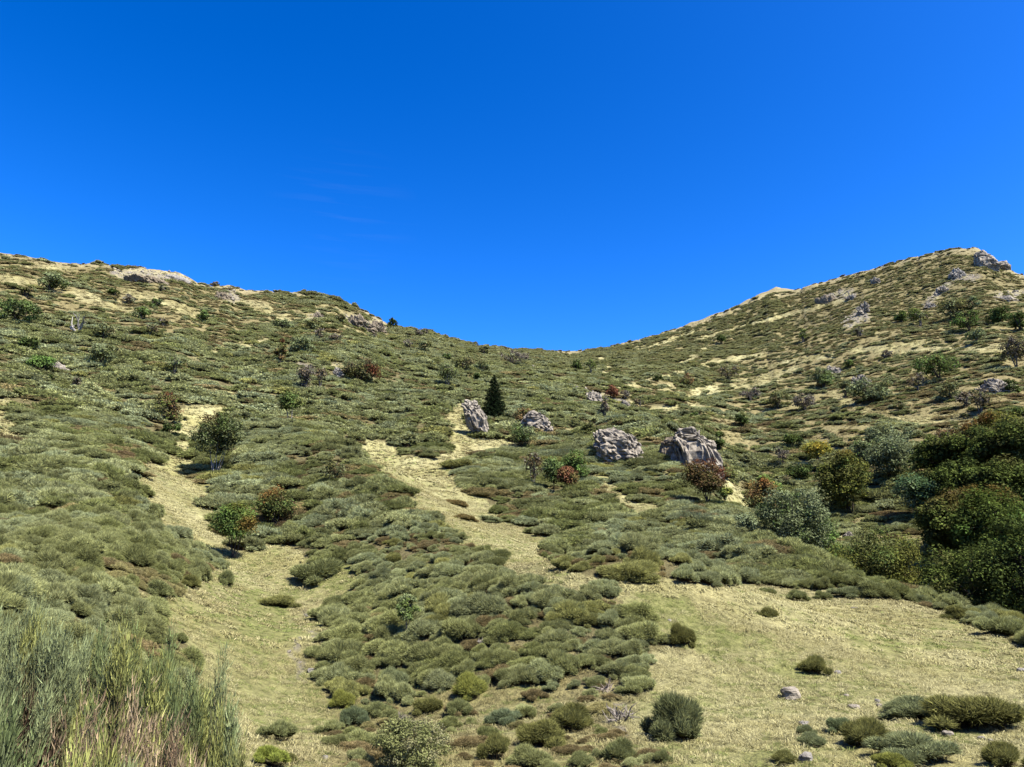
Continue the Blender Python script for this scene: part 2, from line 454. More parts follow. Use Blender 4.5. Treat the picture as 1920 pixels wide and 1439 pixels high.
def blades(base, direc, length, width, face=None):
    """n thin triangles, their flat sides turned roughly along face"""
    n_ = len(base)
    d = direc / (np.linalg.norm(direc, axis=1, keepdims=True) + 1e-9)
    s = np.cross(d, rng.normal(size=(n_, 3)) * (1.0 if face is None else 0.35) + (0 if face is None else face)); s /= np.linalg.norm(s, axis=1, keepdims=True) + 1e-9
    w = (np.asarray(width) * np.ones(n_))[:, None] * 0.5
    v = np.stack([base - s * w, base + s * w, base + d * (np.asarray(length) * np.ones(n_))[:, None]], 1).reshape(-1, 3)
    return v, np.arange(n_ * 3).reshape(-1, 3)

def leafquads(pos, nrm, size):
    n_ = len(pos)
    nr = nrm / (np.linalg.norm(nrm, axis=1, keepdims=True) + 1e-9)
    a = np.cross(nr, rng.normal(size=(n_, 3))); a /= np.linalg.norm(a, axis=1, keepdims=True) + 1e-9
    b = np.cross(nr, a)
    s = (size * rng.uniform(0.6, 1.25, n_))[:, None]
    v = np.stack([pos - a * s, pos - b * s * 0.55, pos + a * s, pos + b * s * 0.55], 1).reshape(-1, 3)
    return v, np.arange(n_ * 4).reshape(-1, 4)

def rand_dirs(n_, zmin=-1.0):
    z = rng.uniform(zmin, 1, n_); a = rng.uniform(0, 2 * math.pi, n_); r = np.sqrt(1 - z * z)
    return np.c_[r * np.cos(a), r * np.sin(a), z]

import bmesh
def ico(sub):
    bm = bmesh.new(); bmesh.ops.create_icosphere(bm, subdivisions=sub, radius=1.0)
    v = np.array([x.co[:] for x in bm.verts]); f = np.array([[l.index for l in p.verts] for p in bm.faces])
    bm.free(); return v, f
ICO = {k: ico(k) for k in (1, 2, 3, 4, 5)}

# ------------------------------------------------------------------ materials
def node_mat(name):
    m = bpy.data.materials.new(name); m.use_nodes = True
    nt = m.node_tree; nt.nodes.clear()
    return m, nt.nodes, nt.links

ALB = 0.386
def foliage_mat(name, source, fixed=(0.1, 0.1, 0.05), spread=0.45, transl=0.25, mul=ALB):
    """leaf or stem: colour from the plant (tint), the mesh (Col) or fixed, varied from leaf to leaf"""
    m, N, L = node_mat(name)
    out = N.new('ShaderNodeOutputMaterial')
    if source == 'tint':
        at = N.new('ShaderNodeAttribute'); at.attribute_type = 'INSTANCER'; at.attribute_name = 'tint'; csock = at.outputs['Color']
    elif source == 'Col':
        at = N.new('ShaderNodeAttribute'); at.attribute_name = 'Col'; csock = at.outputs['Color']
    else:
        at = N.new('ShaderNodeRGB'); at.outputs[0].default_value = (*fixed, 1); csock = at.outputs[0]
    geo = N.new('ShaderNodeNewGeometry')
    mr = N.new('ShaderNodeMapRange'); mr.inputs['To Min'].default_value = mul * (1 - spread); mr.inputs['To Max'].default_value = mul * (1 + spread)
    L.new(geo.outputs['Random Per Island'], mr.inputs['Value'])
    mix = N.new('ShaderNodeVectorMath'); mix.operation = 'SCALE'
    L.new(csock, mix.inputs[0]); L.new(mr.outputs[0], mix.inputs['Scale'])
    df = N.new('ShaderNodeBsdfDiffuse'); tr = N.new('ShaderNodeBsdfTranslucent'); ms = N.new('ShaderNodeMixShader'); ms.inputs[0].default_value = transl
    L.new(mix.outputs[0], df.inputs[0]); L.new(mix.outputs[0], tr.inputs[0])
    L.new(df.outputs[0], ms.inputs[1]); L.new(tr.outputs[0], ms.inputs[2]); L.new(ms.outputs[0], out.inputs[0])
    return m

M_broom = foliage_mat('broom_strands', 'tint', spread=0.55, transl=0.3)
M_wood = foliage_mat('broom_wood', 'fixed', (0.13, 0.095, 0.055), spread=0.5, transl=0.0)
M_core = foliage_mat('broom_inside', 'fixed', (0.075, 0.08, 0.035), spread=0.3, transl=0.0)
M_leaf = foliage_mat('leaf', 'Col', spread=0.4, transl=0.25)
M_bark = foliage_mat('bark', 'Col', spread=0.25, transl=0.0)
M_straw = foliage_mat('straw_blades', 'tint', spread=0.5, transl=0.3)

def ground_mat():
    m, N, L = node_mat('dry_grass_and_heath')
    out = N.new('ShaderNodeOutputMaterial'); bs = N.new('ShaderNodeBsdfPrincipled')
    bs.inputs['Roughness'].default_value = 0.95
    bs.inputs['Specular IOR Level'].default_value = 0.1
    at = N.new('ShaderNodeAttribute'); at.attribute_name = 'Col'
    tc_ = N.new('ShaderNodeTexCoord')
    fac = None
    for sc, lo, hi in ((0.9, 0.72, 1.28), (5.0, 0.6, 1.4)):
        nz = N.new('ShaderNodeTexNoise'); nz.inputs['Scale'].default_value = sc; nz.inputs['Detail'].default_value = 5; nz.inputs['Roughness'].default_value = 0.65
        L.new(tc_.outputs['Object'], nz.inputs['Vector'])
        mr = N.new('ShaderNodeMapRange'); mr.inputs['From Min'].default_value = 0.28; mr.inputs['From Max'].default_value = 0.72
        mr.inputs['To Min'].default_value = lo; mr.inputs['To Max'].default_value = hi
        L.new(nz.outputs[0], mr.inputs['Value'])
        if fac is None: fac = mr.outputs[0]
        else:
            mm = N.new('ShaderNodeMath'); mm.operation = 'MULTIPLY'; L.new(fac, mm.inputs[0]); L.new(mr.outputs[0], mm.inputs[1]); fac = mm.outputs[0]
        last = nz
    sc_ = N.new('ShaderNodeVectorMath'); sc_.operation = 'SCALE'; sa_ = N.new('ShaderNodeMath'); sa_.operation = 'MULTIPLY'; L.new(fac, sa_.inputs[0]); sa_.inputs[1].default_value = ALB
    L.new(at.outputs['Color'], sc_.inputs[0]); L.new(sa_.outputs[0], sc_.inputs['Scale'])
    L.new(sc_.outputs[0], bs.inputs['Base Color'])
    bp = N.new('ShaderNodeBump'); bp.inputs['Strength'].default_value = 0.9; bp.inputs['Distance'].default_value = 0.25
    L.new(last.outputs[0], bp.inputs['Height']); L.new(bp.outputs[0], bs.inputs['Normal'])
    L.new(bs.outputs[0], out.inputs[0])
    return m
M_ground = ground_mat()

def rock_mat(name, light, dark, moss=0.25, scale=1.0):
    light = [c * ALB * 1.1 for c in light]; dark = [c * ALB for c in dark]
    m, N, L = node_mat(name)
    out = N.new('ShaderNodeOutputMaterial'); bs = N.new('ShaderNodeBsdfPrincipled'); bs.inputs['Roughness'].default_value = 0.9
    bs.inputs['Specular IOR Level'].default_value = 0.15
    tc_ = N.new('ShaderNodeTexCoord')
    def noise(s, d=6, r=0.65):
        nz = N.new('ShaderNodeTexNoise'); nz.inputs['Scale'].default_value = s * scale; nz.inputs['Detail'].default_value = d; nz.inputs['Roughness'].default_value = r
        L.new(tc_.outputs['Object'], nz.inputs['Vector']); return nz
    a = noise(1.8); r1 = N.new('ShaderNodeValToRGB')
    r1.color_ramp.elements[0].position = 0.33; r1.color_ramp.elements[0].color = (*dark, 1)
    r1.color_ramp.elements[1].position = 0.58; r1.color_ramp.elements[1].color = (*light, 1)
    L.new(a.outputs[0], r1.inputs[0])
    b = noise(0.9, 5, 0.7); r2 = N.new('ShaderNodeValToRGB')
    r2.color_ramp.elements[0].position = 0.56; r2.color_ramp.elements[0].color = (0, 0, 0, 1)
    r2.color_ramp.elements[1].position = 0.66; r2.color_ramp.elements[1].color = (moss, moss, moss, 1)
    L.new(b.outputs[0], r2.inputs[0])
    mx = N.new('ShaderNodeMix'); mx.data_type = 'RGBA'
    L.new(r2.outputs[0], mx.inputs[0]); L.new(r1.outputs[0], mx.inputs[6]); mx.inputs[7].default_value = (0.26 * ALB, 0.22 * ALB, 0.12 * ALB, 1)
    L.new(mx.outputs[2], bs.inputs['Base Color'])
    c = noise(6, 8, 0.7); bp = N.new('ShaderNodeBump'); bp.inputs['Strength'].default_value = 0.8; bp.inputs['Distance'].default_value = 0.12
    L.new(c.outputs[0], bp.inputs['Height']); L.new(bp.outputs[0], bs.inputs['Normal'])
    L.new(bs.outputs[0], out.inputs[0])
    return m
M_rock = rock_mat('lichened_grey_rock', (0.54, 0.485, 0.40), (0.10, 0.088, 0.075))
M_rock_tan = rock_mat('weathered_tan_rock', (0.34, 0.285, 0.21), (0.13, 0.105, 0.075), moss=0.5)
M_rock_white = rock_mat('pale_stone', (0.50, 0.475, 0.43), (0.24, 0.22, 0.20), moss=0.1, scale=3)

# ------------------------------------------------------------------ the ground
VEG, GRN, BRN, STN = cover(U, V, XG, YG, Z)
pn = fbm(XG / 4, YG / 4, 0, 41); pf = vnoise(XG / 0.9, YG / 0.9, 0, 43)
straw = np.array([0.54, 0.50, 0.225]); pale = np.array([0.74, 0.70, 0.38]); tan = np.array([0.34, 0.285, 0.15]); grass = np.array([0.30, 0.35, 0.11])
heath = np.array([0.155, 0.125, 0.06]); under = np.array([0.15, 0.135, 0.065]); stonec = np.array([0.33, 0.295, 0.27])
def mixc(a, b, t):
    t = np.clip(t, 0, 1)[..., None]
    return a * (1 - t) + b * t
gc = mixc(straw, pale, 0.45 + 0.9 * pn)
gc = mixc(gc, tan, 0.05 + 0.55 * fbm(XG / 7, YG / 7, 0, 47) + 0.3 * pf)
nearg = np.clip(1.4 - RG / 90, 0.0, 1)
gc = mixc(gc, grass, np.clip(0.75 * GRN + nearg * np.clip(0.36 + 0.8 * fbm(XG / 2.6, YG / 2.6, 0, 51), 0, 0.6) + 0.06, 0, 0.92))
gc = mixc(gc, np.array([0.25, 0.225, 0.10]), 0.5 * sstep(110, 40, RG) * sstep(0.3, 0.05, VEG))
gc = mixc(gc, heath, BRN * (0.55 + 0.4 * pf))
olive_heath = np.array([0.31, 0.265, 0.125])
gc = mixc(gc, olive_heath, sstep(0.25, 0.6, VEG) * np.clip(0.92 + 0.5 * fbm(XG / 5, YG / 5, Z / 1.0, 57), 0.1, 1))
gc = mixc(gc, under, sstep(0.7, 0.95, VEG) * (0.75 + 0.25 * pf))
gc = mixc(gc, stonec * 0.85, STN * np.clip(0.55 + 0.5 * pf, 0, 0.9))
litter_shade = sstep(9.5, 7.0, RG) * sstep(-0.15, -0.22, TG) * sstep(-1.2, -1.0, TG)  # litter under the tall broom, painted dark to deepen the shade inside it
gc = mixc(gc, np.array([0.12, 0.09, 0.06]), litter_shade)
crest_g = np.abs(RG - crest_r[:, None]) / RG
gc = mixc(gc, np.array([0.50, 0.44, 0.26]), 0.6 * sstep(0.03, 0.004, crest_g))  # rim light of the skyline painted as a pale straw band
i_, j_ = np.meshgrid(np.arange(NT), np.arange(NR - 1), indexing='ij')
idx = np.arange(NT * NR).reshape(NT, NR)
nxt = np.roll(idx, -1, 0)
F = np.stack([idx[:, :-1], nxt[:, :-1], nxt[:, 1:], idx[:, 1:]], -1).reshape(-1, 4)[:, ::-1]
tv = np.stack([XG, YG, Z], -1).reshape(-1, 3)
tv = np.vstack([tv, [[0, 0, float(Z[:, 0].mean())]]])
cap = np.stack([idx[:, 0], np.full(NT, NT * NR), nxt[:, 0]], -1)[:, ::-1]
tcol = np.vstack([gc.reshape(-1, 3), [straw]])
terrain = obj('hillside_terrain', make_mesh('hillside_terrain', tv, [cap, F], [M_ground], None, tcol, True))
tag(terrain, kind='structure')

# pale summit of a further hill that shows above the ridge on its dip
th0, te0 = pix_ray(1455, 540)
R0 = 520.0
px, py = R0 * math.sin(th0), R0 * math.cos(th0)
hx, hy = np.meshgrid(np.linspace(-90, 90, 121), np.linspace(-90, 90, 121), indexing='ij')
hd = np.hypot(hx, hy)
hz = te0 * R0 - 0.50 * hd + 2.2 * fbm(hx / 14, hy / 14, 0, 77) + 0.6 * np.exp(-(hd / 5) ** 2)
hid = np.arange(121 * 121).reshape(121, 121)
hf = np.stack([hid[:-1, :-1], hid[1:, :-1], hid[1:, 1:], hid[:-1, 1:]], -1).reshape(-1, 4)
hcol = mixc(np.array([0.46, 0.40, 0.22]), np.array([0.30, 0.25, 0.13]), 0.5 + 0.8 * fbm(hx / 6, hy / 6, 0, 78))
tag(obj('distant_hill', make_mesh('distant_hill', np.stack([hx + px, hy + py, hz], -1).reshape(-1, 3), hf, [M_ground], None, hcol.reshape(-1, 3), True)), kind='structure')

# ------------------------------------------------------------------ scattering of ground cover
def scatter(name, pts, rot, scl, idx_, tint, protos, label):
    pc = bpy.data.collections.new(name + '_kinds')
    for k, me in enumerate(protos):
        o = bpy.data.objects.new('%s_kind_%02d' % (name, k), me); pc.objects.link(o)
    me = bpy.data.meshes.new(name)
    me.vertices.add(len(pts)); me.vertices.foreach_set('co', np.asarray(pts, np.float32).ravel())
    for nm, arr in (('rot', rot), ('scl', scl), ('tint', tint)):
        me.attributes.new(nm, 'FLOAT_VECTOR', 'POINT').data.foreach_set('vector', np.asarray(arr, np.float32).ravel())
    me.attributes.new('pick', 'INT', 'POINT').data.foreach_set('value', np.asarray(idx_, np.int32))
    o = obj(name, me)
    ng = bpy.data.node_groups.new(name, 'GeometryNodeTree')
    ng.interface.new_socket('Geometry', in_out='INPUT', socket_type='NodeSocketGeometry')
    ng.interface.new_socket('Geometry', in_out='OUTPUT', socket_type='NodeSocketGeometry')
    N, L = ng.nodes, ng.links
    gi, go = N.new('NodeGroupInput'), N.new('NodeGroupOutput')
    ip = N.new('GeometryNodeInstanceOnPoints'); ci = N.new('GeometryNodeCollectionInfo')
    ci.inputs['Collection'].default_value = pc; ci.inputs['Separate Children'].default_value = True; ci.inputs['Reset Children'].default_value = True
    def attr(nm, ty):
        a = N.new('GeometryNodeInputNamedAttribute'); a.data_type = ty; a.inputs['Name'].default_value = nm; return a.outputs[0]
    L.new(gi.outputs[0], ip.inputs['Points']); L.new(ci.outputs[0], ip.inputs['Instance'])
    ip.inputs['Pick Instance'].default_value = True
    L.new(attr('pick', 'INT'), ip.inputs['Instance Index'])
    L.new(attr('rot', 'FLOAT_VECTOR'), ip.inputs['Rotation']); L.new(attr('scl', 'FLOAT_VECTOR'), ip.inputs['Scale'])
    L.new(ip.outputs[0], go.inputs[0])
    md = o.modifiers.new('scatter', 'NODES'); md.node_group = ng
    tag(o, label, None, None, 'stuff')
    return o

def slope_frame(x, y, lean=0.7):
    e = 0.6 + np.hypot(x, y) * 0.006
    gx = (ground_z(x + e, y) - ground_z(x - e, y)) / (2 * e); gy = (ground_z(x, y + e) - ground_z(x, y - e)) / (2 * e)
    nz = np.stack([-gx * lean, -gy * lean, np.ones_like(gx)], -1); nz /= np.linalg.norm(nz, axis=-1, keepdims=True)
    cx = np.stack([-gy, gx, np.zeros_like(gx)], -1)
    ln = np.linalg.norm(cx, axis=-1, keepdims=True); cx = np.where(ln > 0.03, cx / (ln + 1e-9), np.array([1., 0, 0]))
    return nz, cx
def euler_from(nz, cx, spin):
    ax = cx - nz * np.sum(cx * nz, -1, keepdims=True); ax /= np.linalg.norm(ax, axis=-1, keepdims=True)
    ay = np.cross(nz, ax)
    c, s = np.cos(spin)[:, None], np.sin(spin)[:, None]
    ax, ay = ax * c + ay * s, ay * c - ax * s
    # columns ax ay nz -> XYZ euler
    ry = np.arcsin(np.clip(-ax[:, 2], -1, 1))
    rx = np.arctan2(ay[:, 2], nz[:, 2]); rz = np.arctan2(ax[:, 1], ax[:, 0])
    return np.stack([rx, ry, rz], -1)

def visible(x, y, z, margin):
    """true where a thing of height margin could show above the ground in front of it"""
    th, r = np.arctan2(x, y), np.hypot(x, y)
    i = np.clip(np.searchsorted(TH, th), 0, NT - 1)
    j = np.clip(np.searchsorted(RR, r), 0, NR - 1)
    return (z + margin) / r > RUNMAX[i, np.maximum(j - 2, 0)]
RUNMAX = np.maximum.accumulate(np.where(RR > 4, Z / RR, -9), axis=1)

def jitter_grid(r0, r1, step, half=41.8):
    w = r1 * math.sin(math.radians(half))
    gx, gy = np.meshgrid(np.arange(-w, w, step), np.arange(r0 * 0.7, r1, step), indexing='ij')
    x = gx.ravel() + rng.uniform(-0.5, 0.5, gx.size) * step; y = gy.ravel() + rng.uniform(-0.5, 0.5, gx.size) * step
    r = np.hypot(x, y); k = (r >= r0) & (r < r1) & (np.abs(np.arctan2(x, y)) < math.radians(half))
    return x[k], y[k]

# broom cushions: lobes of upright fine strands on a twiggy inside
def broom_cushion(name, per_lobe, width, nl, seed):
    """a clump of rounded tufts carried on bare dark stems, its underside open"""
    global rng
    keep, rng = rng, np.random.default_rng(seed)
    g = Geo()
    cen = [np.array([0, 0, 0.36])]; rad = [0.40]
    ax, ay = rng.uniform(0.8, 1.0), rng.uniform(0.55, 0.95)
    for k in range(nl * 2 + 3):
        a = rng.uniform(0, 2 * math.pi); d = math.sqrt(rng.uniform(0.04, 1.0)) * 0.74
        r = rng.uniform(0.17, 0.36) * (1.1 - 0.4 * d)
        cen.append(np.array([d * math.cos(a) * ax, d * math.sin(a) * ay, max(0.10, 0.52 - 0.42 * d + rng.normal() * 0.09)])); rad.append(r)
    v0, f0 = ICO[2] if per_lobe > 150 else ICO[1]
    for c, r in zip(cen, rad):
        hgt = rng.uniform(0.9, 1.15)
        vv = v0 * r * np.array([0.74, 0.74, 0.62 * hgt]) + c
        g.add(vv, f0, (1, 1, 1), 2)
        nb = int(per_lobe * (r / 0.36) ** 2)
        d = rand_dirs(nb, -0.45)
        p = d * r * np.array([0.68, 0.68, 0.62 * hgt]) + c
        dd = d * 0.8 + np.array([0, 0, 0.6]) + rng.normal(size=d.shape) * 0.40
        ln = ((0.4 * r + 0.05) if per_lobe < 1000 else (0.42 * r + 0.05)) * rng.uniform(0.55, 1.15, nb)
        vv, ff = blades(p, dd, ln, width * rng.uniform(0.6, 1.4, nb), d + np.array([0, 0, 0.4]))
        g.add(vv, ff, (1, 1, 1), 0)
        # bare stems from the root up into the tuft
        ns = max(3, min(per_lobe // 24, 22))
        b = np.c_[rng.normal(size=(ns, 2)) * 0.14 + c[:2] * 0.45, np.full(ns, -0.12)]
        t = c + rng.normal(size=(ns, 3)) * r * 0.35 - np.array([0, 0, 0.1])
        vv, ff = blades(b, t - b, np.linalg.norm(t - b, axis=1), width * 1.1)
        g.add(vv, ff, (1, 1, 1), 1)
    rng = keep
    allv = np.concatenate(g.v); ext = [np.percentile(np.abs(allv[:, 0]), 99), np.percentile(np.abs(allv[:, 1]), 99), np.percentile(allv[:, 2], 99.3)]
    g.v = [v * np.array([1 / ext[0], 1 / ext[1], 1 / ext[2]]) for v in g.v]
    return g.mesh(name, [M_broom, M_wood, M_core])
P_near = [broom_cushion('broom_near', 1500, 0.016, nl, 100 + nl) for nl in (4, 5, 6, 7)]
P_mid = [broom_cushion('broom_middle', 560, 0.024, nl, 200 + nl) for nl in (3, 4, 5, 6, 7)]
P_far = [broom_cushion('broom_far', 130, 0.055, nl, 300 + nl) for nl in (3, 4, 5, 6)]

TINTS = 1.72 * np.array([(0.345, 0.38, 0.185), (0.275, 0.305, 0.13), (0.325, 0.335, 0.115), (0.275, 0.235, 0.11), (0.325, 0.375, 0.205), (0.245, 0.185, 0.10), (0.215, 0.245, 0.09)])
TINT_NAMES = ['pale grey-green', 'grey-green', 'yellow-green', 'olive-brown', 'silvery green', 'rust-brown', 'dark green']
def cushion_points(r0, r1, step, size):
    x, y = jitter_grid(r0, r1, step)
    z = ground_z(x, y)
    k = visible(x, y, z, 0.8); x, y, z = x[k], y[k], z[k]
    u, v = to_pix(x, y, z)
    veg, grn, brn, stn = cover(u, v, x, y, z)
    r = np.hypot(x, y)
    # bands along the contours, with litter and straw between them
    band = vnoise(x / 5.5, y / 5.5, z / 0.75, 61) * sstep(30, 90, r) + 0.8 * fbm(x / 3.2, y / 3.2, z / 1.2, 63)
    k = rng.uniform(0, 1, len(x)) < np.clip(veg * (0.74 + 0.85 * band) + np.where(veg > 0.9, 0.16, 0.0), 0, 1) * (veg > 0.05)
    cr_ = np.interp(np.arctan2(x, y), TH, crest_r)
    k &= ~((np.abs(r - cr_) < 0.022 * r) & (rng.uniform(0, 1, len(x)) < 0.72))
    x, y, z, veg, brn, r, u, v = [q[k] for q in (x, y, z, veg, brn, r, u, v)]
    m = len(x)
    patch = fbm(x / 6, y / 6, z / 2, 71); p2 = vnoise(x / 2.5, y / 2.5, 0, 73)
    val = patch * 1.6 + p2 * 0.7 + rng.normal(size=m) * 0.22
    pick = np.searchsorted([-1.15, -0.75, -0.35, 0.10, 0.5, 0.95], val)
    order = np.array([5, 3, 6, 1, 0, 4, 2])
    which = order[pick]
    tint = TINTS[which] * rng.uniform(0.68, 1.28, (m, 1))
    tint = tint * (1 - 0.35 * sstep(60, 35, r)[:, None]) + 0.35 * sstep(60, 35, r)[:, None] * 1.85 * np.array([0.30, 0.325, 0.14]) * rng.uniform(0.75, 1.25, (m, 1))
    tint = tint * np.array([1.03, 1.0, 0.97])
    heathy = rng.uniform(0, 1, m) < brn * 0.55
    which[heathy] = 3
    tint[heathy] = np.array([0.42, 0.34, 0.165]) * rng.uniform(0.7, 1.25, (heathy.sum(), 1))
    farolive = sstep(130, 300, r)[:, None]
    tint = tint * (1 - 0.5 * farolive) + 0.5 * farolive * np.array([0.50, 0.455, 0.205])
    s = size * np.clip(rng.lognormal(-0.08, 0.33, m), 0.45, 1.75) * np.where(brn > 0.3, 0.75, 1.0) * (0.72 + 0.28 * sstep(14, 34, r))
    ell = rng.uniform(1.05, 1.8, m) * (1 + 0.5 * sstep(35, 90, r))
    scl = np.stack([s * ell, s * rng.uniform(0.85, 1.1, m), s * rng.uniform(0.85, 1.4, m) * (1 - 0.15 * sstep(60, 200, r)) * np.where((which == 5) | (which == 3), 0.62, 1.0)], -1)
    nz, cx = slope_frame(x, y, 0.75)
    rot = euler_from(nz, cx, rng.normal(size=m) * 0.35 + math.pi * (rng.uniform(0, 1, m) < 0.5))
    return np.stack([x, y, z - 0.04 * s], -1), rot, scl, tint, r, u, v, which

# ------------------------------------------------------------------ things: builders
def px2m(P, npx):
    return npx * P.length / FPX

GREYG = (.160, .190, .095); GREEN = (.095, .145, .045); YG = (.165, .180, .040); DARK = (.042, .060, .02); OLIVE = (.105, .110, .038)
RED = (.19, .085, .05); ORANGE = (.25, .17, .05); YEL = (.36, .27, .045); TWIG = (.175, .155, .13); WILLOW = (.185, .225, .125); BRT = (.12, .21, .05)
RUST = (.16, .10, .05); BROWN_ = (.13, .10, .055); BEECH = (.10, .135, .034); WHITEBARK = (.52, .50, .46); GREYBARK = (.22, .20, .175); DARKBARK = (.10, .085, .07)

def tree(name, cat, u, v, w, h, label, pal, zones=(), r=None, trunks=1, bark=GREYBARK, cb=0.25, shape='round', dens=1.0, leaf=4.2, group=None, lean=0.0, twigs=0.0, depth=None, seed=None, trunk_r=None):
    """a tree or shrub w by h photograph pixels wide and high, standing on the ground seen at (u, v)"""
    global rng
    keep, rng = rng, np.random.default_rng(int(u * 7 + v * 13) if seed is None else seed)
    P = hit(u, v, r)
    d = P.length
    W_, H_ = w * d / FPX, h * d / FPX
    if r is not None:
        H_ = float(pix_ray(u, v - h)[1]) * math.hypot(P.x, P.y) - P.z
    D_ = (depth or 1.0) * W_
    root = tag(bpy.data.objects.new(name, None), label, cat, group)
    COL.objects.link(root); root.location = P; root.empty_display_size = 0.3
    # clumps of the crown
    ncl = int(np.clip(w * h / 110, 9, 120))
    z0 = H_ * cb
    cl, cr = [], []
    bias = rng.normal(size=3); bias /= np.linalg.norm(bias)
    for k in range(ncl):
        for _ in range(30):
            q = rng.uniform(-1, 1, 3)
            rr = np.linalg.norm(q)
            if rr > 1 or rr < 0.25: continue
            t = (q[2] + 1) / 2
            lim = {'round': 1.0, 'bush': 1.0, 'tall': 1.0, 'vase': 0.45 + 0.6 * t, 'flat': 1.0}[shape]
            if math.hypot(q[0], q[1]) <= lim and rng.uniform() > 0.85 * max(0.0, float(q @ bias)): break
        c = np.array([q[0] * W_ * 0.40 + lean * t * W_, q[1] * D_ * 0.40, z0 + (H_ - z0) * (0.10 + 0.78 * t)])
        cl.append(c); cr.append(rng.uniform(0.14, 0.27) * min(W_, (H_ - z0) * 1.2) * (1.05 if ncl < 30 else 0.8 if ncl < 80 else 0.52))
    cl = np.array(cl); cr = np.array(cr)
    # trunk and limbs
    gt = Geo()
    tr_r = trunk_r or max(0.012 * H_, 0.0008 * d)
    bases = [np.array([rng.uniform(-1, 1) * 0.05 * W_ * (trunks > 1), rng.uniform(-1, 1) * 0.05 * W_ * (trunks > 1), -0.25]) for _ in range(trunks)]
    tops = []
    for k, b in enumerate(bases):
        a = 2 * math.pi * k / trunks + 0.7
        spread = 0.0 if trunks == 1 else 0.22 * W_
        top = np.array([math.cos(a) * spread * rng.uniform(0.5, 1.2) + lean * W_ * 0.6, math.sin(a) * spread * 0.6, z0 + (H_ - z0) * rng.uniform(0.55, 0.85)])
        t = np.linspace(0, 1, 6)[:, None]
        pth = b + (top - b) * t + np.c_[np.sin(t * 5 + k) * 0.03 * W_, np.cos(t * 4 + k) * 0.03 * W_, t * 0] * np.sin(t * math.pi)
        gt.add(*tubes(pth[None], (tr_r * (1.25 - t[:, 0]) * (1.0 if trunks < 3 else 0.8))[None], 6), np.array(bark))
        tops.append(pth)
    sel = np.arange(ncl) if ncl <= 26 else rng.choice(ncl, 26, replace=False)
    for c in cl[sel]:
        pth = tops[rng.integers(trunks)]
        j = int(np.clip(np.searchsorted(pth[:, 2], c[2] * 0.62), 1, 4))
        s = pth[j]
        m = (s + c) / 2 + np.array([0, 0, 0.05 * H_])
        gt.add(*tubes(np.array([[s, m, c]]), np.array([[tr_r * 0.45, tr_r * 0.3, tr_r * 0.12]]), 4), np.minimum(np.array(bark), 0.2) * 0.9)
    if twigs:
        nt_ = int(twigs * w * h * 0.35)
        ci_ = rng.integers(0, ncl, nt_)
        dd = rand_dirs(nt_, -0.1)
        vv, ff = blades(cl[ci_] - dd * cr[ci_, None] * 0.6, dd + np.array([0, 0, 0.5]), cr[ci_] * rng.uniform(0.9, 1.9, nt_), max(0.01, 0.0008 * d))
        gt.add(vv, ff, np.array(pal[-1][0]) * 0.9 if max(bark) > 0.3 else np.array(bark) * 1.1)
    obj('trunk', gt.mesh('trunk', [M_bark]), root)
    # leaves
    if dens > 0:
        nl = int(np.clip(w * h * 0.85 * dens, 160, 17000) * (1.15 if shape != 'bush' else 1.0))
        wgt = cr ** 2 / np.sum(cr ** 2)
        ci_ = rng.choice(ncl, nl, p=wgt)
        dd = rand_dirs(nl, -0.7)
        rad = cr[ci_] * rng.uniform(0.45, 1.12, nl)
        pos = cl[ci_] + dd * rad[:, None] * np.array([1.1, 1.1, 0.85])
        pos[:, 2] = np.maximum(pos[:, 2], 0.02 * H_)
        nrm = dd * 0.8 + np.array([0, 0, 0.6]) + rng.normal(size=dd.shape) * 0.5
        vv, ff = leafquads(pos, nrm, leaf * 0.5 * d / FPX)
        pw = np.array([p[1] for p in pal], float); pw /= pw.sum()
        pc = np.array([p[0] for p in pal])
        ccol = pc[rng.choice(len(pal), ncl, p=pw)] * rng.uniform(0.8, 1.25, (ncl, 1))
        lcol = pc[rng.choice(len(pal), nl, p=pw)]
        col = (0.62 * ccol[ci_] + 0.38 * lcol) * (1.9 if w * h < 6000 else 1.55)
        nx, ny, nz_ = pos[:, 0] / (W_ / 2), pos[:, 1] / (D_ / 2), (pos[:, 2] - z0) / (H_ - z0)
        for (cx, cz, rad_, rgb) in zones:       # autumn colour on one side or on top of the crown
            wz = np.clip(1.25 - np.hypot(nx - cx, (nz_ - cz) * 2) / rad_ + rng.normal(size=nl) * 0.22, 0, 1)[:, None]
            wz = np.minimum(wz * 1.6, 1)
            col = col * (1 - wz) + np.array(rgb) * wz
        obj('crown', make_mesh('crown', vv, ff, [M_leaf], None, np.repeat(col, 4, axis=0)), root)
    rng = keep
    return root

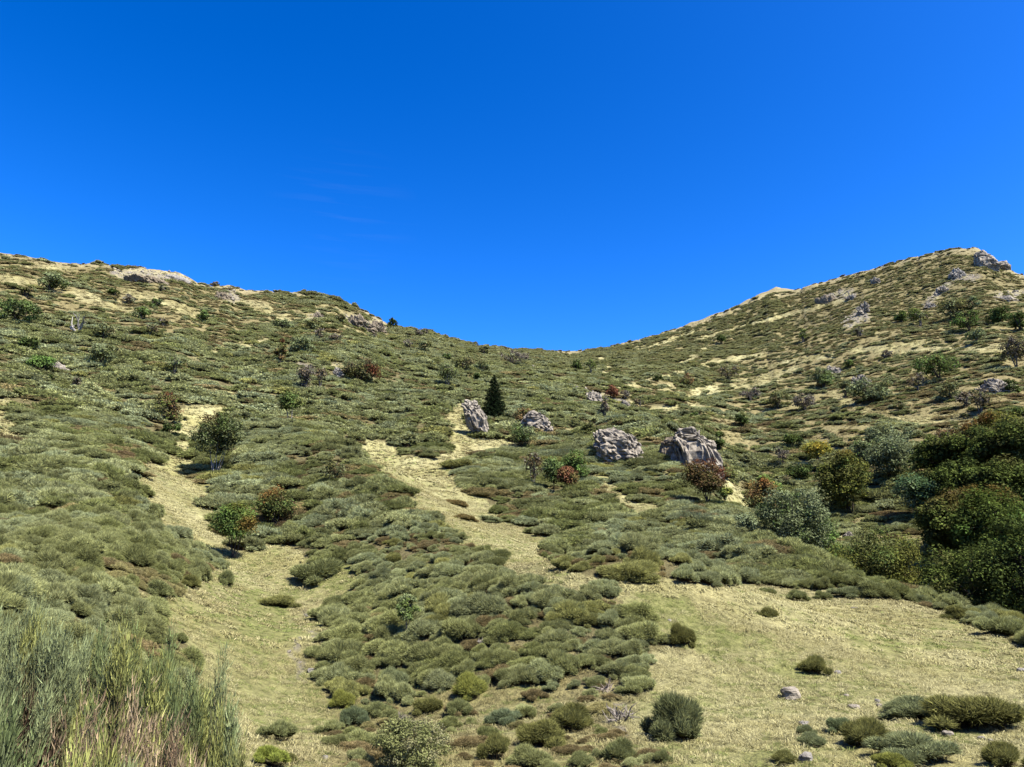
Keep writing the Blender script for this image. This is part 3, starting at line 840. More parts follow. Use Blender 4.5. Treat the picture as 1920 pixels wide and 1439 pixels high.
def spruce(u, v, w, h, label):
    global rng
    keep, rng = rng, np.random.default_rng(5)
    P = hit(u, v); d = P.length; W_, H_ = w * d / FPX, h * d / FPX
    root = tag(bpy.data.objects.new('spruce_tree', None), label, 'tree'); COL.objects.link(root); root.location = P
    gt = Geo(); gt.add(*tubes(np.array([[[0, 0, -0.2], [0, 0, H_ * 0.5], [0, 0, H_ * 0.98]]]), np.array([[0.16, 0.1, 0.02]]), 7), np.array(DARKBARK))
    gf = Geo()
    for lv in range(26):
        t = lv / 25
        rad = W_ / 2 * (1 - t) ** 0.75 * rng.uniform(0.86, 1.1) + 0.08
        if t < 0.12: rad *= 0.85 + t
        zc = H_ * (0.05 + 0.92 * t)
        nb = max(5, int(17 * (1 - 0.6 * t)))
        for k in range(nb):
            a = 2 * math.pi * (k + rng.uniform(0, 0.9)) / nb
            L_ = rad * rng.uniform(0.75, 1.1)
            tip = np.array([math.cos(a) * L_, math.sin(a) * L_, zc - 0.16 * L_]); mid = np.array([math.cos(a) * L_ * .55, math.sin(a) * L_ * .55, zc - 0.16 * L_])
            gt.add(*tubes(np.array([[[0, 0, zc], mid, tip]]), np.array([[0.035, 0.025, 0.008]]), 3), np.array(DARKBARK))
            ns = int(20 + 36 * L_ / (W_ / 2))
            s = rng.uniform(0.15, 1.0, ns)[:, None]
            base = np.where(s < .55, mid * s / .55 + np.array([0, 0, zc]) * (1 - s / .55), mid + (tip - mid) * (s - .55) / .45)
            dd = np.array([math.cos(a), math.sin(a), 0.1]) * 0.7 + rng.normal(size=(ns, 3)) * 0.55 + np.array([0, 0, -0.15])
            vv, ff = blades(base, dd, 0.16 + 0.26 * (1 - t) * rng.uniform(0.6, 1.2, ns), 0.11)
            gf.add(vv, ff, np.array((.030, .050, .022)) * rng.uniform(0.7, 1.5))
    obj('trunk', gt.mesh('trunk', [M_bark]), root); obj('crown', gf.mesh('crown', [M_leaf]), root)
    rng = keep

def rock(name, cat, u, v, w, h, label, mat=None, depth=0.8, boxy=0.62, lump=0.10, lean=0.0, taper=0.0, sub=4, seed=1, sink=0.12, r=None, group=None, cells=70, spin=0.0, flatfront=False):
    """an outcrop or stone w by h photograph pixels, its foot at the ground seen at (u, v)"""
    rs = np.random.default_rng(seed + int(u))
    P = hit(u, v, r); d = P.length
    W_, H_ = w * d / FPX, h * d / FPX
    D_ = depth * W_
    n0, f = ICO[sub]
    p = np.sign(n0) * np.abs(n0) ** boxy
    p = p / np.max(np.abs(p), axis=0)
    p = p + 0.10 * np.stack([vnoise(n0[:, 0] * 1.7 + 9, n0[:, 1] * 1.7, n0[:, 2] * 1.7, seed + k) for k in range(3)], -1)
    s = np.array([W_, D_, H_ * (1 + sink)]) / 2
    q = p * s
    # broken faces: planes cut off the rounded mass
    for _ in range(22):
        nc = rs.normal(size=3) * np.array([1, 1, 0.8]); nc /= np.linalg.norm(nc)
        pr = q @ nc
        over = np.maximum(pr - pr.max() * rs.uniform(0.66, 0.93), 0)
        q = q - 0.9 * over[:, None] * nc
    q = q * (s / np.maximum(np.abs(q).max(axis=0), 1e-6))
    # lumps with joints between them
    cen = rs.uniform(-1, 1, (cells, 3)); cen /= np.maximum(1, np.linalg.norm(cen, axis=1, keepdims=True)) ** 0.7
    cen = cen * s
    dist = np.sqrt(((q[:, None] - cen) ** 2).sum(-1)); near_ = dist.argmin(1); dist.sort(axis=1)
    edge = dist[:, 1] - dist[:, 0]
    sz = min(W_, H_, max(D_, 0.3 * W_))
    amp = lump * sz
    em = np.median(edge)
    disp = amp * 0.75 * (np.minimum(edge / (0.9 * em), 1.0) ** 0.5 - 0.85) + amp * 0.8 * (rs.uniform(-0.5, 0.5, cells)[near_])
    disp = disp + amp * 0.8 * fbm(q[:, 0] / sz * 2.5, q[:, 1] / sz * 2.5, q[:, 2] / sz * 2.5, seed + 5) + 0.35 * amp * vnoise(q[:, 0] / sz * 14, q[:, 1] / sz * 14, q[:, 2] / sz * 14, seed + 6)
    nn = n0 / (s / s.max()); nn /= np.linalg.norm(nn, axis=1, keepdims=True)
    q = q + nn * disp[:, None]
    t = (q[:, 2] / (2 * s[2]) + 0.5)
    q[:, :2] *= (1 - taper * t)[:, None]
    q[:, 0] += lean * W_ * (t - 0.5)
    q[:, 2] += s[2] - H_ * sink
    th = math.atan2(P.x, P.y)
    c, s_ = math.cos(-th + spin), math.sin(-th + spin)
    q = np.c_[q[:, 0] * c - q[:, 1] * s_, q[:, 0] * s_ + q[:, 1] * c, q[:, 2]]
    back = D_ * 0.38
    o = obj(name, make_mesh(name, q, f, [mat or M_rock], None, None, False), None, P + Vector((math.sin(th), math.cos(th), 0)) * back)
    return tag(o, label, cat, group)

def bush(u, v, w, h, label, tint, protos=None, parts=False, r=None, group='broom bushes', k=None, name='broom_bush'):
    P = hit(u, v, r); d = P.length
    W_, H_ = w * d / FPX, h * d / FPX
    pr = protos or (P_near if d < 60 else P_mid)
    me = pr[(int(u) * 31 + int(v)) % len(pr) if k is None else k]
    o = obj(name, me, None, P + Vector((0, min(W_ * 0.25, 0.5), 0)))
    nz, cx = slope_frame(np.array([P.x]), np.array([P.y]), 0.6)
    e = euler_from(nz, cx, np.array([((int(u) * 13 + int(v) * 7) % 10 - 5) * 0.06]))[0]
    o.rotation_euler = [float(x) for x in e]
    o.scale = (W_ / 2.0, W_ * 0.85 / 2.0, (0.62 if v > 1330 and h < 80 else 0.82) * H_)
    o['tint'] = [float(tint[0]) * 2.9, float(tint[1]) * 2.6, float(tint[2]) * 2.1]
    return tag(o, label, 'bush', group)

# ------------------------------------------------------------------ ground cover: broom carpet, straw
pA = cushion_points(9.5, 50, 0.50, 0.38)
pB = cushion_points(50, 95, 0.84, 0.58)
pC = cushion_points(95, 345, 1.12, 0.72)
rB = np.random.default_rng(3)
big = np.concatenate([pA[2].max(1) / pA[4], pB[2].max(1) / pB[4]])
uu = np.concatenate([pA[5], pB[5]]); vv_ = np.concatenate([pA[6], pB[6]]); wh = np.concatenate([pA[7], pB[7]])
inside = (uu > 5) & (uu < 1915) & (vv_ < 1450) & ~((uu < 440) & (vv_ > 1095))
order = np.argsort(-np.where(inside, big, -1))[:215]
solo = np.zeros(len(big), bool); solo[order] = True
def merge(*ps):
    return [np.concatenate([p[i] for p in ps]) for i in range(5)]
nA, nB, nC = len(pA[0]), len(pB[0]), len(pC[0])
pts, rot, scl, tint, rr_ = merge(pA, pB, pC)
pick = np.concatenate([rB.integers(0, 4, nA), 4 + rB.integers(0, 5, nB), 9 + rB.integers(0, 4, nC)])
mass = np.concatenate([~solo, np.ones(nC, bool)])
carpet = scatter('heath_carpet', pts[mass], rot[mass], scl[mass], pick[mass], tint[mass], P_near + P_mid + P_far, 'carpet of grey-green broom and heather that covers the mountain side')
ALLP = P_near + P_mid
LANDMARKS = [(763,1160,'the narrow dark sapling'),(598,1080,'the large smooth gully bush'),(522,1130,'the flat dark gully bush'),(436,1010,'the orange-sided rowan'),(514,960,'the orange-topped round bush'),(402,850,'the white-trunked birch'),
 (770,1400,'the pale leafy shrub'),(1265,1350,'the largest dark bush'),(1165,1345,'the lying dead branches'),(1282,1195,'the tall spur-corner bush'),(738,1285,'the upright spur-edge bush'),(826,1285,'the pale grey-green dome'),(905,1210,'the dead spur twigs'),
 (1326,920,'the large reddening rowan'),(1397,990,'the small lone willow'),(1492,1010,'the big silvery willow'),(1652,1110,'the large meadow-row hummock'),(1500,1120,'the round meadow-rim bush'),(1441,1150,'the lone upper-meadow bush'),(1066,910,'the small red rowan'),
 (278,1115,'the yellow-green tall broom'),(30,1100,'the silvery tall broom'),(228,1092,'the white strip stone'),(1858,1360,'the long meadow bush'),(1070,1010,'the long path-rim cushion'),(920,975,'the grey path cushion'),(1895,1185,'the lowest beech'),(882,1305,'the yellow-green spur dome'),
 (1145,1290,'the spur-tip twigs'),(640,1320,'the stream-bed bush'),(583,1255,'the stream-bed stone'),(300,835,'the half-covered slab'),(1000,880,'the pale bare tree'),(624,890,'the thin airy tree'),(660,1355,'the erosion-patch bush'),(945,1350,'the blue-green flat bush'),(1070,1360,'the big olive bush'),(352,1095,'the low gully-top bush')]
def cushion_label(u, v, c, sc, seen):
    """what sets a cushion apart: colour, build, and the named things it grows beside"""
    d = sorted(((a - u) ** 2 + 3 * (b - v) ** 2, a, b, t) for a, b, t in LANDMARKS)
    built = 'broad ' if sc[0] > 1.55 * sc[2] else 'tall ' if sc[2] > 1.05 * sc[0] else ''
    for word in ('', 'big ' if sc[0] > 1.0 else 'small '):
        for _, a, b, t in d[:2]:
            rel = 'above' if b - v > 12 else 'below' if v - b > 12 else 'beside'
            lb = '%s %s%sbroom cushion %s %s' % (c, word, built, rel, t)
            if lb not in seen: return lb
        for i, j in ((0, 1), (0, 2), (1, 2), (0, 3), (1, 3)):
            lb = '%s %s%sbroom cushion between %s and %s' % (c, word, built, d[i][3], d[j][3])
            if lb not in seen: return lb
    return lb
seen_labels = set()
for k in order:
    o = obj('broom_cushion', ALLP[pick[k]], None, Vector([float(x) for x in pts[k]]))
    o.rotation_euler = [float(x) for x in rot[k]]; o.scale = [float(x) for x in scl[k]]
    o['tint'] = [float(x) for x in tint[k]]
    lb = cushion_label(uu[k], vv_[k], TINT_NAMES[wh[k]], scl[k], seen_labels); seen_labels.add(lb)
    tag(o, lb, 'bush', 'broom cushions of the near carpet')

def straw_tuft(name, nb, width, length, seed):
    global rng
    keep, rng = rng, np.random.default_rng(seed)
    a = rng.uniform(0, 2 * math.pi, nb); rad = 0.16 * np.sqrt(rng.uniform(0, 1, nb))
    b = np.c_[np.cos(a) * rad, np.sin(a) * rad, np.full(nb, -0.02)]
    out = np.c_[np.cos(a + rng.normal(size=nb) * 0.5), np.sin(a + rng.normal(size=nb) * 0.5), np.zeros(nb)]
    L_ = length * rng.uniform(0.6, 1.3, nb)[:, None]; cv = rng.uniform(0.4, 1.1, nb)[:, None]
    up = np.array([0, 0, 1.0])
    p1 = b + L_ * (0.40 * up * (1.0 - 0.35 * cv) + 0.34 * cv * out); p2 = p1 + L_ * (up * (0.26 - 0.52 * cv) + 0.55 * cv * out + 0.06 * out)
    s = np.cross(out, up) * width * 0.5
    v = np.stack([b - s, b + s, p1 + s * 0.9, p1 - s * 0.9, p2], 1).reshape(-1, 3)
    i0 = np.arange(nb)[:, None] * 5
    rng = keep
    return make_mesh(name, v, [i0 + np.array([[0, 1, 2, 3]]), i0 + np.array([[3, 2, 4]])], [M_straw])
T_near = [straw_tuft('straw_near', 46, 0.010, 0.26, 400 + k) for k in range(4)]
T_mid = [straw_tuft('straw_middle', 30, 0.022, 0.28, 410 + k) for k in range(4)]
T_far = [straw_tuft('straw_far', 16, 0.075, 0.42, 420 + k) for k in range(3)]
TUFTS = []
for r0, r1, st_, base, np_, sc_ in ((7, 30, 0.20, 0, 4, 0.8), (30, 75, 0.30, 4, 4, 0.85), (75, 150, 0.55, 8, 3, 0.95), (150, 340, 1.0, 8, 3, 1.25)):
    x, y = jitter_grid(r0, r1, st_); z = ground_z(x, y)
    k = visible(x, y, z, 0.3); x, y, z = x[k], y[k], z[k]
    u, v = to_pix(x, y, z); veg, grn, brn, stn = cover(u, v, x, y, z)
    k = rng.uniform(0, 1, len(x)) < np.where(veg < 0.1, 0.9, np.clip(1.15 - veg, 0.16, 0.6)) * (1 - 0.8 * stn) * np.clip(0.85 + 0.6 * vnoise(x / 1.1, y / 1.1, 0, 83), 0.1, 1)
    x, y, z, grn, brn, veg = [q[k] for q in (x, y, z, grn, brn, veg)]
    m = len(x); t = fbm(x / 4, y / 4, 0, 41)
    tint_ = mixc(straw, pale, 0.55 + 0.8 * t + rng.normal(size=m) * 0.35) * np.where(np.hypot(x, y) > 75, 0.8, 1.0)[:, None]
    tint_ = mixc(tint_, tan, np.clip(0.0 + 0.45 * fbm(x / 7, y / 7, 0, 47) + rng.normal(size=m) * 0.15 + 0.35 * brn, 0, 0.9))
    tint_ = mixc(tint_, np.array([0.31, 0.27, 0.125]) * rng.uniform(0.6, 1.35, (m, 1)), sstep(0.25, 0.6, veg) * np.clip(0.8 + rng.normal(size=m) * 0.3, 0, 1))
    nr_ = np.clip(1.4 - np.hypot(x, y) / 90, 0, 1)
    gsel = rng.uniform(0, 1, m) < np.clip(0.62 * grn + nr_ * np.clip(0.30 + 0.7 * fbm(x / 2.6, y / 2.6, 0, 51), 0, 0.6), 0, 0.8)
    tint_[gsel] = np.array([0.33, 0.39, 0.13]) * rng.uniform(0.75, 1.35, (gsel.sum(), 1))
    s = sc_ * rng.uniform(0.6, 1.35, m) * np.where(gsel, 0.6, 1.0)
    nz, cx = slope_frame(x, y, 0.6)
    TUFTS.append((np.stack([x, y, z], -1), euler_from(nz, cx, rng.uniform(0, 6.28, m)), np.stack([s * 1.2, s * 1.2, s], -1), base + rng.integers(0, np_, m), tint_))
scatter('dry_grass', *[np.concatenate([p[i] for p in TUFTS]) for i in range(5)], T_near + T_mid + T_far, 'dry straw-coloured grass tussocks with green patches')

# loose stones of the scree patches
def loose_stone(name, seed):
    rs = np.random.default_rng(seed)
    v, f = ICO[2]
    cut = v.copy()
    for _ in range(9):
        n_ = rs.normal(size=3); n_ /= np.linalg.norm(n_); dcut = rs.uniform(0.55, 0.85)
        over = np.maximum(cut @ n_ - dcut, 0)
        cut = cut - over[:, None] * n_
    return make_mesh(name, cut * np.array([1, 0.8, 0.6]), f, [M_rock])
st_x, st_y = jitter_grid(14, 330, 0.75)
st_z = ground_z(st_x, st_y)
k = visible(st_x, st_y, st_z, 0.3); st_x, st_y, st_z = st_x[k], st_y[k], st_z[k]
su_, sv_ = to_pix(st_x, st_y, st_z)
stn = cover(su_, sv_, st_x, st_y, st_z)[3]
k = (rng.uniform(0, 1, len(stn)) < 0.75 * stn) & (stn > 0.25)
st_x, st_y, st_z = st_x[k], st_y[k], st_z[k]
m = len(st_x); s = np.clip(rng.lognormal(-1.5, 0.55, m), 0.06, 0.75) * (0.35 + 0.65 * sstep(20, 110, np.hypot(st_x, st_y)))
scatter('scree_rubble', np.stack([st_x, st_y, st_z], -1), rng.uniform(0, 6.28, (m, 3)) * np.array([0.12, 0.12, 1]), np.stack([s, s, s], -1), rng.integers(0, 4, m), np.ones((m, 3)), [loose_stone('loose_stone', 70 + q) for q in range(4)], 'loose grey stones of the scree patches and the dry stream bed')

# ------------------------------------------------------------------ outcrops and stones
rock('standing_rock', 'rock', 893, 824, 40, 78, 'tall grey standing rock leaning beside the dark spruce', depth=0.7, lean=-0.6, boxy=0.62, lump=0.2, sub=5, cells=320, seed=11, taper=-0.05)
rock('rock_outcrop', 'rock', 1003, 812, 78, 42, 'low ribbed grey outcrop with a red shrub on it', depth=0.6, boxy=0.7, lump=0.16, sub=5, cells=380, seed=12)
rock('rock_outcrop', 'rock', 1158, 874, 92, 72, 'dark rounded outcrop with a black overhang at its foot', depth=0.6, boxy=0.88, lump=0.15, sub=5, cells=520, seed=13, lean=-0.25)
rock('rock_cliff', 'rock', 1305, 893, 92, 92, 'tall pale grey cliff face behind the red rowan', depth=0.5, boxy=0.5, lump=0.2, sub=5, cells=900, seed=14, lean=-0.25, taper=0.08)
rock('rock_cliff', 'rock', 1258, 872, 46, 52, 'lower brownish cliff step joined to the pale cliff', M_rock_tan, depth=0.6, boxy=0.6, lump=0.14, sub=5, cells=260, seed=15)
rock('summit_crag', 'rock', 1848, 503, 38, 32, 'dark crag on the steep side of the highest summit', depth=0.7, boxy=0.55, lump=0.16, sub=5, cells=120, seed=16, lean=-0.3, taper=0.3, sink=0.2)
rock('rock_outcrop', 'rock', 1876, 507, 30, 16, 'small jagged rocks on the ridge below the summit crag', depth=0.8, lump=0.2, cells=50, seed=17)
for (u, v, w, h, lb, mt, sd) in [
 (1556, 570, 66, 24, 'broad brown outcrop high on the grassy summit slope', M_rock_tan, 21), (1598, 562, 30, 14, 'small pale outcrop next to the broad brown outcrop', M_rock, 22),
 (1644, 533, 20, 16, 'small grey knob of rock alone high on the summit slope', M_rock, 23), (1622, 588, 26, 26, 'grey rock block at the top of the scree streak', M_rock, 24),
 (1795, 522, 34, 22, 'white broken rock right below the summit crag', M_rock_white, 25), (1768, 552, 30, 20, 'pale rock in the middle of the summit scree', M_rock, 26), (1745, 578, 24, 16, 'pale rock at the lower end of the summit scree', M_rock, 27),
 (1880, 566, 60, 16, 'long grey ledge in the slope under the ridge end', M_rock, 28), (1562, 706, 40, 26, 'grey boulder behind the round grey-green tree', M_rock, 29),
 (1622, 730, 52, 34, 'grey outcrop behind the wide grey-green tree', M_rock, 30), (1864, 738, 68, 32, 'wide broken outcrop of pale blocks by the frame edge', M_rock, 31),
 (112, 700, 46, 22, 'pale layered outcrop beside the bright green shrub', M_rock, 32), (588, 704, 22, 14, 'small white rock between two bare shrubs', M_rock_white, 33),
 (634, 708, 28, 28, 'white stepped rock beside the wide shrub with a red side', M_rock_white, 34), (298, 838, 56, 14, 'flat grey slab half covered by broom', M_rock, 35),
 (288, 532, 120, 22, 'long rocky band under the crest of the high shoulder', M_rock_tan, 36), (335, 526, 60, 14, 'pale rocks on the crest end of the high shoulder', M_rock_white, 37), (422, 562, 46, 20, 'tan rocky knoll beyond the crest shoulder', M_rock_tan, 38),
 (672, 618, 74, 40, 'tan broken crag face below the falling ridge', M_rock_tan, 39), (708, 622, 34, 26, 'tan crag step next to the shrub on the skyline', M_rock_tan, 40), (596, 598, 36, 16, 'small brown outcrop above the grey-green shrubs', M_rock_tan, 41),
 (1110, 756, 54, 28, 'grey outcrop above the pale bare tree', M_rock, 42), (1172, 762, 24, 14, 'small grey rock beside the bright red bush', M_rock, 43), (822, 652, 16, 10, 'small pale rock near the ridge line', M_rock_white, 44),
 (998, 692, 26, 10, 'small flat pale rock below the saddle', M_rock, 45), (1402, 905, 26, 14, 'pale rock at the head of the wooded gully', M_rock, 46), (1593, 1012, 24, 16, 'grey stones in the gully bed', M_rock, 47), (1386, 966, 16, 12, 'small white rock on the bank beside the red rowan', M_rock_white, 48),
]:
    rock('rock_outcrop', 'rock', u, v, w * 0.88, h * 0.8, lb, mt, depth=1.0, boxy=0.9, lump=0.34, sub=5, cells=int(60 + 6 * w), seed=sd, sink=0.45, taper=0.25, lean=-0.15)
for (u, v, w, h, lb, mt, sd) in [
 (1481, 1313, 37, 27, 'cracked pale grey boulder alone in the straw meadow', M_rock, 51), (1511, 1431, 25, 22, 'bright white stone beside the small dark bush', M_rock_white, 52), (1602, 1331, 19, 11, 'grey flat stone beside the green grass patch', M_rock, 53),
 (1645, 1318, 9, 8, 'small white stone at the upper end of a pair', M_rock_white, 54), (1650, 1327, 11, 8, 'small grey stone at the lower end of a pair', M_rock, 55), (1508, 1363, 18, 11, 'pale lumpy stone above the twin bushes', M_rock_white, 56),
 (1527, 1236, 17, 8, 'pale stone at the upper side of the meadow bush', M_rock_white, 57), (1571, 1264, 11, 8, 'white stone at the lower side of the meadow bush', M_rock_white, 58), (1504, 1254, 10, 5, 'tiny white stone left of the meadow bush', M_rock_white, 59),
 (1778, 1382, 16, 11, 'grey stone in the green patch below the wide bush', M_rock, 60), (1841, 1388, 12, 7, 'flat white stone below the long bush', M_rock_white, 61), (1859, 1392, 9, 6, 'small white stone next to the flat white stone', M_rock_white, 62),
 (1915, 1260, 13, 7, 'white flat stone at the edge of the picture', M_rock_white, 63), (1255, 1165, 8, 5, 'tiny white stone near the upper edge of the meadow', M_rock_white, 64), (576, 1157, 13, 8, 'pale stone in the brown erosion hole', M_rock_white, 65),
 (583, 1262, 14, 11, 'white stone at the lower end of the dry stream bed', M_rock_white, 66), (1578, 1372, 9, 8, 'round brown stone against the dark grey-green bush', M_rock_tan, 67), (1587, 1306, 8, 5, 'small grey stone above the flat stone', M_rock, 68),
 (610, 1425, 14, 9, 'white stone among tussocks at the lower edge', M_rock_white, 69), (228, 1098, 10, 7, 'white stone on the bare straw strip behind the broom', M_rock_white, 70), (1152, 1340, 12, 6, 'pale flat stone under the dead branches', M_rock_white, 71), (1602, 1142, 12, 4, 'flat pale stone below the row of meadow bushes', M_rock, 72),
]:
    rock('stone', 'stone', u, v, w, h * 0.68, lb, mt, depth=0.9, boxy=0.65, lump=0.14, sub=3, cells=14, seed=sd, sink=0.25)

# ------------------------------------------------------------------ trees and tall shrubs
spruce(926, 784, 56, 84, 'dark green spruce standing alone behind the tall standing rock')
G_ = 'scattered trees on the slope'
g1 = [(GREYG, 3), (GREEN, 1), (OLIVE, 1)]; g2 = [(GREEN, 3), (BRT, 1), (OLIVE, 1)]; gy = [(YG, 3), (OLIVE, 2), (GREEN, 1)]; gb = [(BEECH, 4), (DARK, 2), (OLIVE, 1)]; gt_ = [(TWIG, 3), (GREYG, 1), (BROWN_, 1)]
go_ = [(OLIVE, 3), (GREYG, 2), (BROWN_, 1)]
tree('birch_tree', 'tree', 402, 892, 100, 118, 'wide birch with several white trunks beside the straw gully', [(GREYG, 3), (OLIVE, 3), (GREEN, 1)], [(-0.3, 0.85, 0.35, RUST)], trunks=6, bark=(.40, .385, .35), cb=0.24, dens=0.6, shape='round', twigs=0.2, trunk_r=0.045)
tree('rowan_tree', 'tree', 436, 1047, 78, 96, 'small rowan with green crown and an orange side', [(GREEN, 3), (BRT, 2), (YG, 1)], [(0.75, 0.45, 0.42, (.24, .17, .05)), (0.1, 1.0, 0.45, YG)], trunks=4, bark=DARKBARK, cb=0.26)
tree('round_bush', 'bush', 514, 988, 74, 74, 'round bush with orange top and black underside on the spur', [(OLIVE, 2), (DARK, 2), (GREEN, 1)], [(-0.4, 1.0, 0.75, (.30, .17, .06))], cb=0.05, trunks=3, bark=DARKBARK, shape='bush')
tree('young_tree', 'tree', 541, 802, 44, 68, 'small leafy green tree with a forked bare trunk', [(GREEN, 2), (OLIVE, 1), (BEECH, 1)], [(0.2, 1.1, 0.5, OLIVE)], trunks=2, cb=0.34, bark=(.40, .385, .35), dens=0.8, trunk_r=0.06)
tree('young_tree', 'tree', 624, 915, 46, 52, 'thin airy tree with a white trunk on dark shade', [(OLIVE, 2), (BROWN_, 1), (GREYG, 1)], trunks=2, bark=(.40, .385, .35), cb=0.3, dens=0.4, twigs=0.2, trunk_r=0.04)
tree('young_tree', 'tree', 763, 1198, 42, 84, 'narrow dark green sapling standing in the broom of the spur', [(GREEN, 2), (GREYG, 2), (BEECH, 1)], trunks=3, bark=(.40, .385, .35), cb=0.2, dens=0.85, trunk_r=0.025)
tree('low_tree', 'tree', 978, 842, 60, 48, 'spreading grey-green shrub below the low ribbed outcrop', g1, trunks=4, bark=DARKBARK, cb=0.22, dens=0.6)
tree('bare_tree', 'tree', 1000, 917, 40, 72, 'pale leafless tree beside the red and green rowans', gt_, trunks=3, bark=(.4, .37, .33), cb=0.2, dens=0.10, twigs=0.5)
tree('leafy_tree', 'tree', 1078, 908, 62, 66, 'bright green tree behind the red rowan', g2, trunks=2, cb=0.15, bark=DARKBARK)
tree('leafy_tree', 'tree', 1038, 928, 42, 74, 'slim dark green tree joined to the red rowan', [(GREYG, 2), (GREEN, 2), (DARK, 1)], trunks=1, cb=0.28, bark=DARKBARK)
tree('rowan_tree', 'tree', 1066, 931, 46, 62, 'small rowan with a red crown beside a slim green tree', [(RUST, 2), (RED, 2), (OLIVE, 2)], [(0, 1.0, 0.6, RED)], trunks=2, cb=0.3, bark=DARKBARK)
tree('rowan_tree', 'tree', 1326, 952, 88, 96, 'large rowan turning red in front of the pale cliff', [(RUST, 3), (OLIVE, 3), (BROWN_, 1)], [(0.1, 0.95, 0.55, RED), (0.75, 0.5, 0.4, (.24, .10, .06))], trunks=5, bark=DARKBARK, cb=0.25, dens=0.85)
tree('young_tree', 'tree', 1360, 956, 26, 46, 'small yellow-green tree at the side of the large rowan', [(YG, 2), (GREEN, 2)], cb=0.3, bark=DARKBARK)
tree('rowan_tree', 'tree', 1428, 968, 62, 80, 'rust-red bush tree between the green tree and the big willow', [(RUST, 3), (ORANGE, 1), (OLIVE, 2)], [(0, 1.0, 0.5, (.26, .11, .04))], r=80, trunks=3, cb=0.1, bark=DARKBARK)
tree('leafy_tree', 'tree', 1440, 936, 62, 58, 'bright green tree behind the rust-red bush tree', [(BRT, 2), (YG, 2), (GREEN, 1)], r=88, trunks=2, cb=0.1, bark=DARKBARK)
tree('willow_tree', 'tree', 1492, 1040, 138, 140, 'big silvery grey-green willow on the rim of the gully', [(WILLOW, 4), (GREYG, 3), (GREEN, 2)], r=66, trunks=5, cb=0.08, bark=GREYBARK)
tree('leafy_tree', 'tree', 1546, 1040, 56, 96, 'green tree leaning on the gully side of the big willow', [(GREEN, 3), (BRT, 1), (GREYG, 1)], r=69, trunks=2, cb=0.1, bark=DARKBARK)
tree('leafy_tree', 'tree', 1590, 968, 104, 120, 'round yellow-green tree in the middle of the gully', [(YG, 3), (OLIVE, 3), (GREEN, 1)], [(0.1, 1.05, 0.5, (.22, .17, .04))], trunks=4, cb=0.08, bark=DARKBARK)
tree('rowan_tree', 'tree', 1536, 878, 42, 54, 'small bright yellow tree at the head of the gully', [(YEL, 3), (YG, 2)], trunks=1, cb=0.25, dens=0.8)
tree('willow_tree', 'tree', 1672, 903, 84, 80, 'round grey-green willow above the round yellow-green tree', [(WILLOW, 2), (GREYG, 4), (GREEN, 1)], trunks=4, cb=0.08, bark=DARKBARK)
tree('willow_tree', 'tree', 1668, 848, 82, 52, 'pale grey-green willow right behind another willow', [(WILLOW, 2), (GREYG, 3), (OLIVE, 1)], trunks=4, cb=0.08)
tree('leafy_tree', 'tree', 1618, 872, 60, 44, 'low grey-green tree between the yellow tree and the willows', g1, trunks=3, cb=0.1)
tree('leafy_tree', 'tree', 1648, 1100, 156, 128, 'broad round olive-green tree at the meadow edge beside the big willow', [(OLIVE, 3), (GREEN, 2), (YG, 2)], [(0.7, 0.5, 0.5, (.19, .2, .05))], r=60, trunks=5, cb=0.03, bark=GREYBARK, dens=1.1)
tree('willow_tree', 'tree', 1728, 972, 80, 78, 'dense blue-green willow at the edge of the dark wood', [((.10, .175, .085), 3), (WILLOW, 1), (GREEN, 1)], trunks=4, cb=0.08, bark=DARKBARK)
# the dark beech wood
B_ = 'beeches of the dark wood'
for (u, v, w, h, r_, pal, zn, lb) in [
 (1770, 905, 110, 86, None, gb, (), 'olive beech at the upper corner of the dark wood'), (1850, 905, 120, 96, None, gb, (), 'dark green beech in the upper row of the wood'), (1925, 910, 110, 110, None, gb, (), 'dark beech cut by the frame in the upper wood'),
 (1800, 960, 110, 90, None, gb, (), 'dark beech behind the blue-green willow'), (1905, 985, 130, 110, None, gb, [(0, 1.0, 0.4, OLIVE)], 'dark beech behind the orange beech'),
 (1850, 1010, 130, 100, None, [(OLIVE, 3), (BROWN_, 1)], [(0, 0.9, 0.8, (.155, .12, .035))], 'orange-brown beech in the middle of the dark wood'),
 (1800, 1085, 110, 170, 74, [(OLIVE, 3), (BEECH, 2)], [(0.1, 0.95, 0.6, (.15, .13, .04))], 'tall beech with a brown top at the corner of the wood'),
 (1890, 1100, 150, 200, 70, [(BEECH, 3), (BRT, 1), (DARK, 1)], [(0.0, 0.9, 0.6, (.11, .155, .035))], 'tall fresh green beech behind the lowest beech'),
 (1828, 1155, 170, 150, 56, [(DARK, 2), (BEECH, 3), (OLIVE, 1)], (), 'huge dark beech overhanging the meadow corner'), (1935, 1175, 170, 230, 54, [(DARK, 2), (BEECH, 3), (GREEN, 1)], (), 'lowest and tallest dark beech at the frame edge'),
]:
    tree('beech_tree', 'tree', u, v, w, h, lb, pal, zn, r=r_, trunks=1, bark=DARKBARK, cb=0.06, dens=1.15, leaf=5.0, group=B_, trunk_r=0.2)
tree('autumn_tree', 'tree', 1862, 848, 92, 66, 'yellow-green tree with orange side above the dark wood', [(YG, 3), (OLIVE, 2)], [(-0.6, 0.8, 0.5, (.27, .15, .05))], trunks=3, cb=0.1)
tree('autumn_tree', 'tree', 1795, 852, 84, 46, 'reddish thin-leaved shrub tree above the dark wood', [(RUST, 2), (BROWN_, 2), (OLIVE, 1)], trunks=4, cb=0.08, dens=0.5, twigs=0.3)
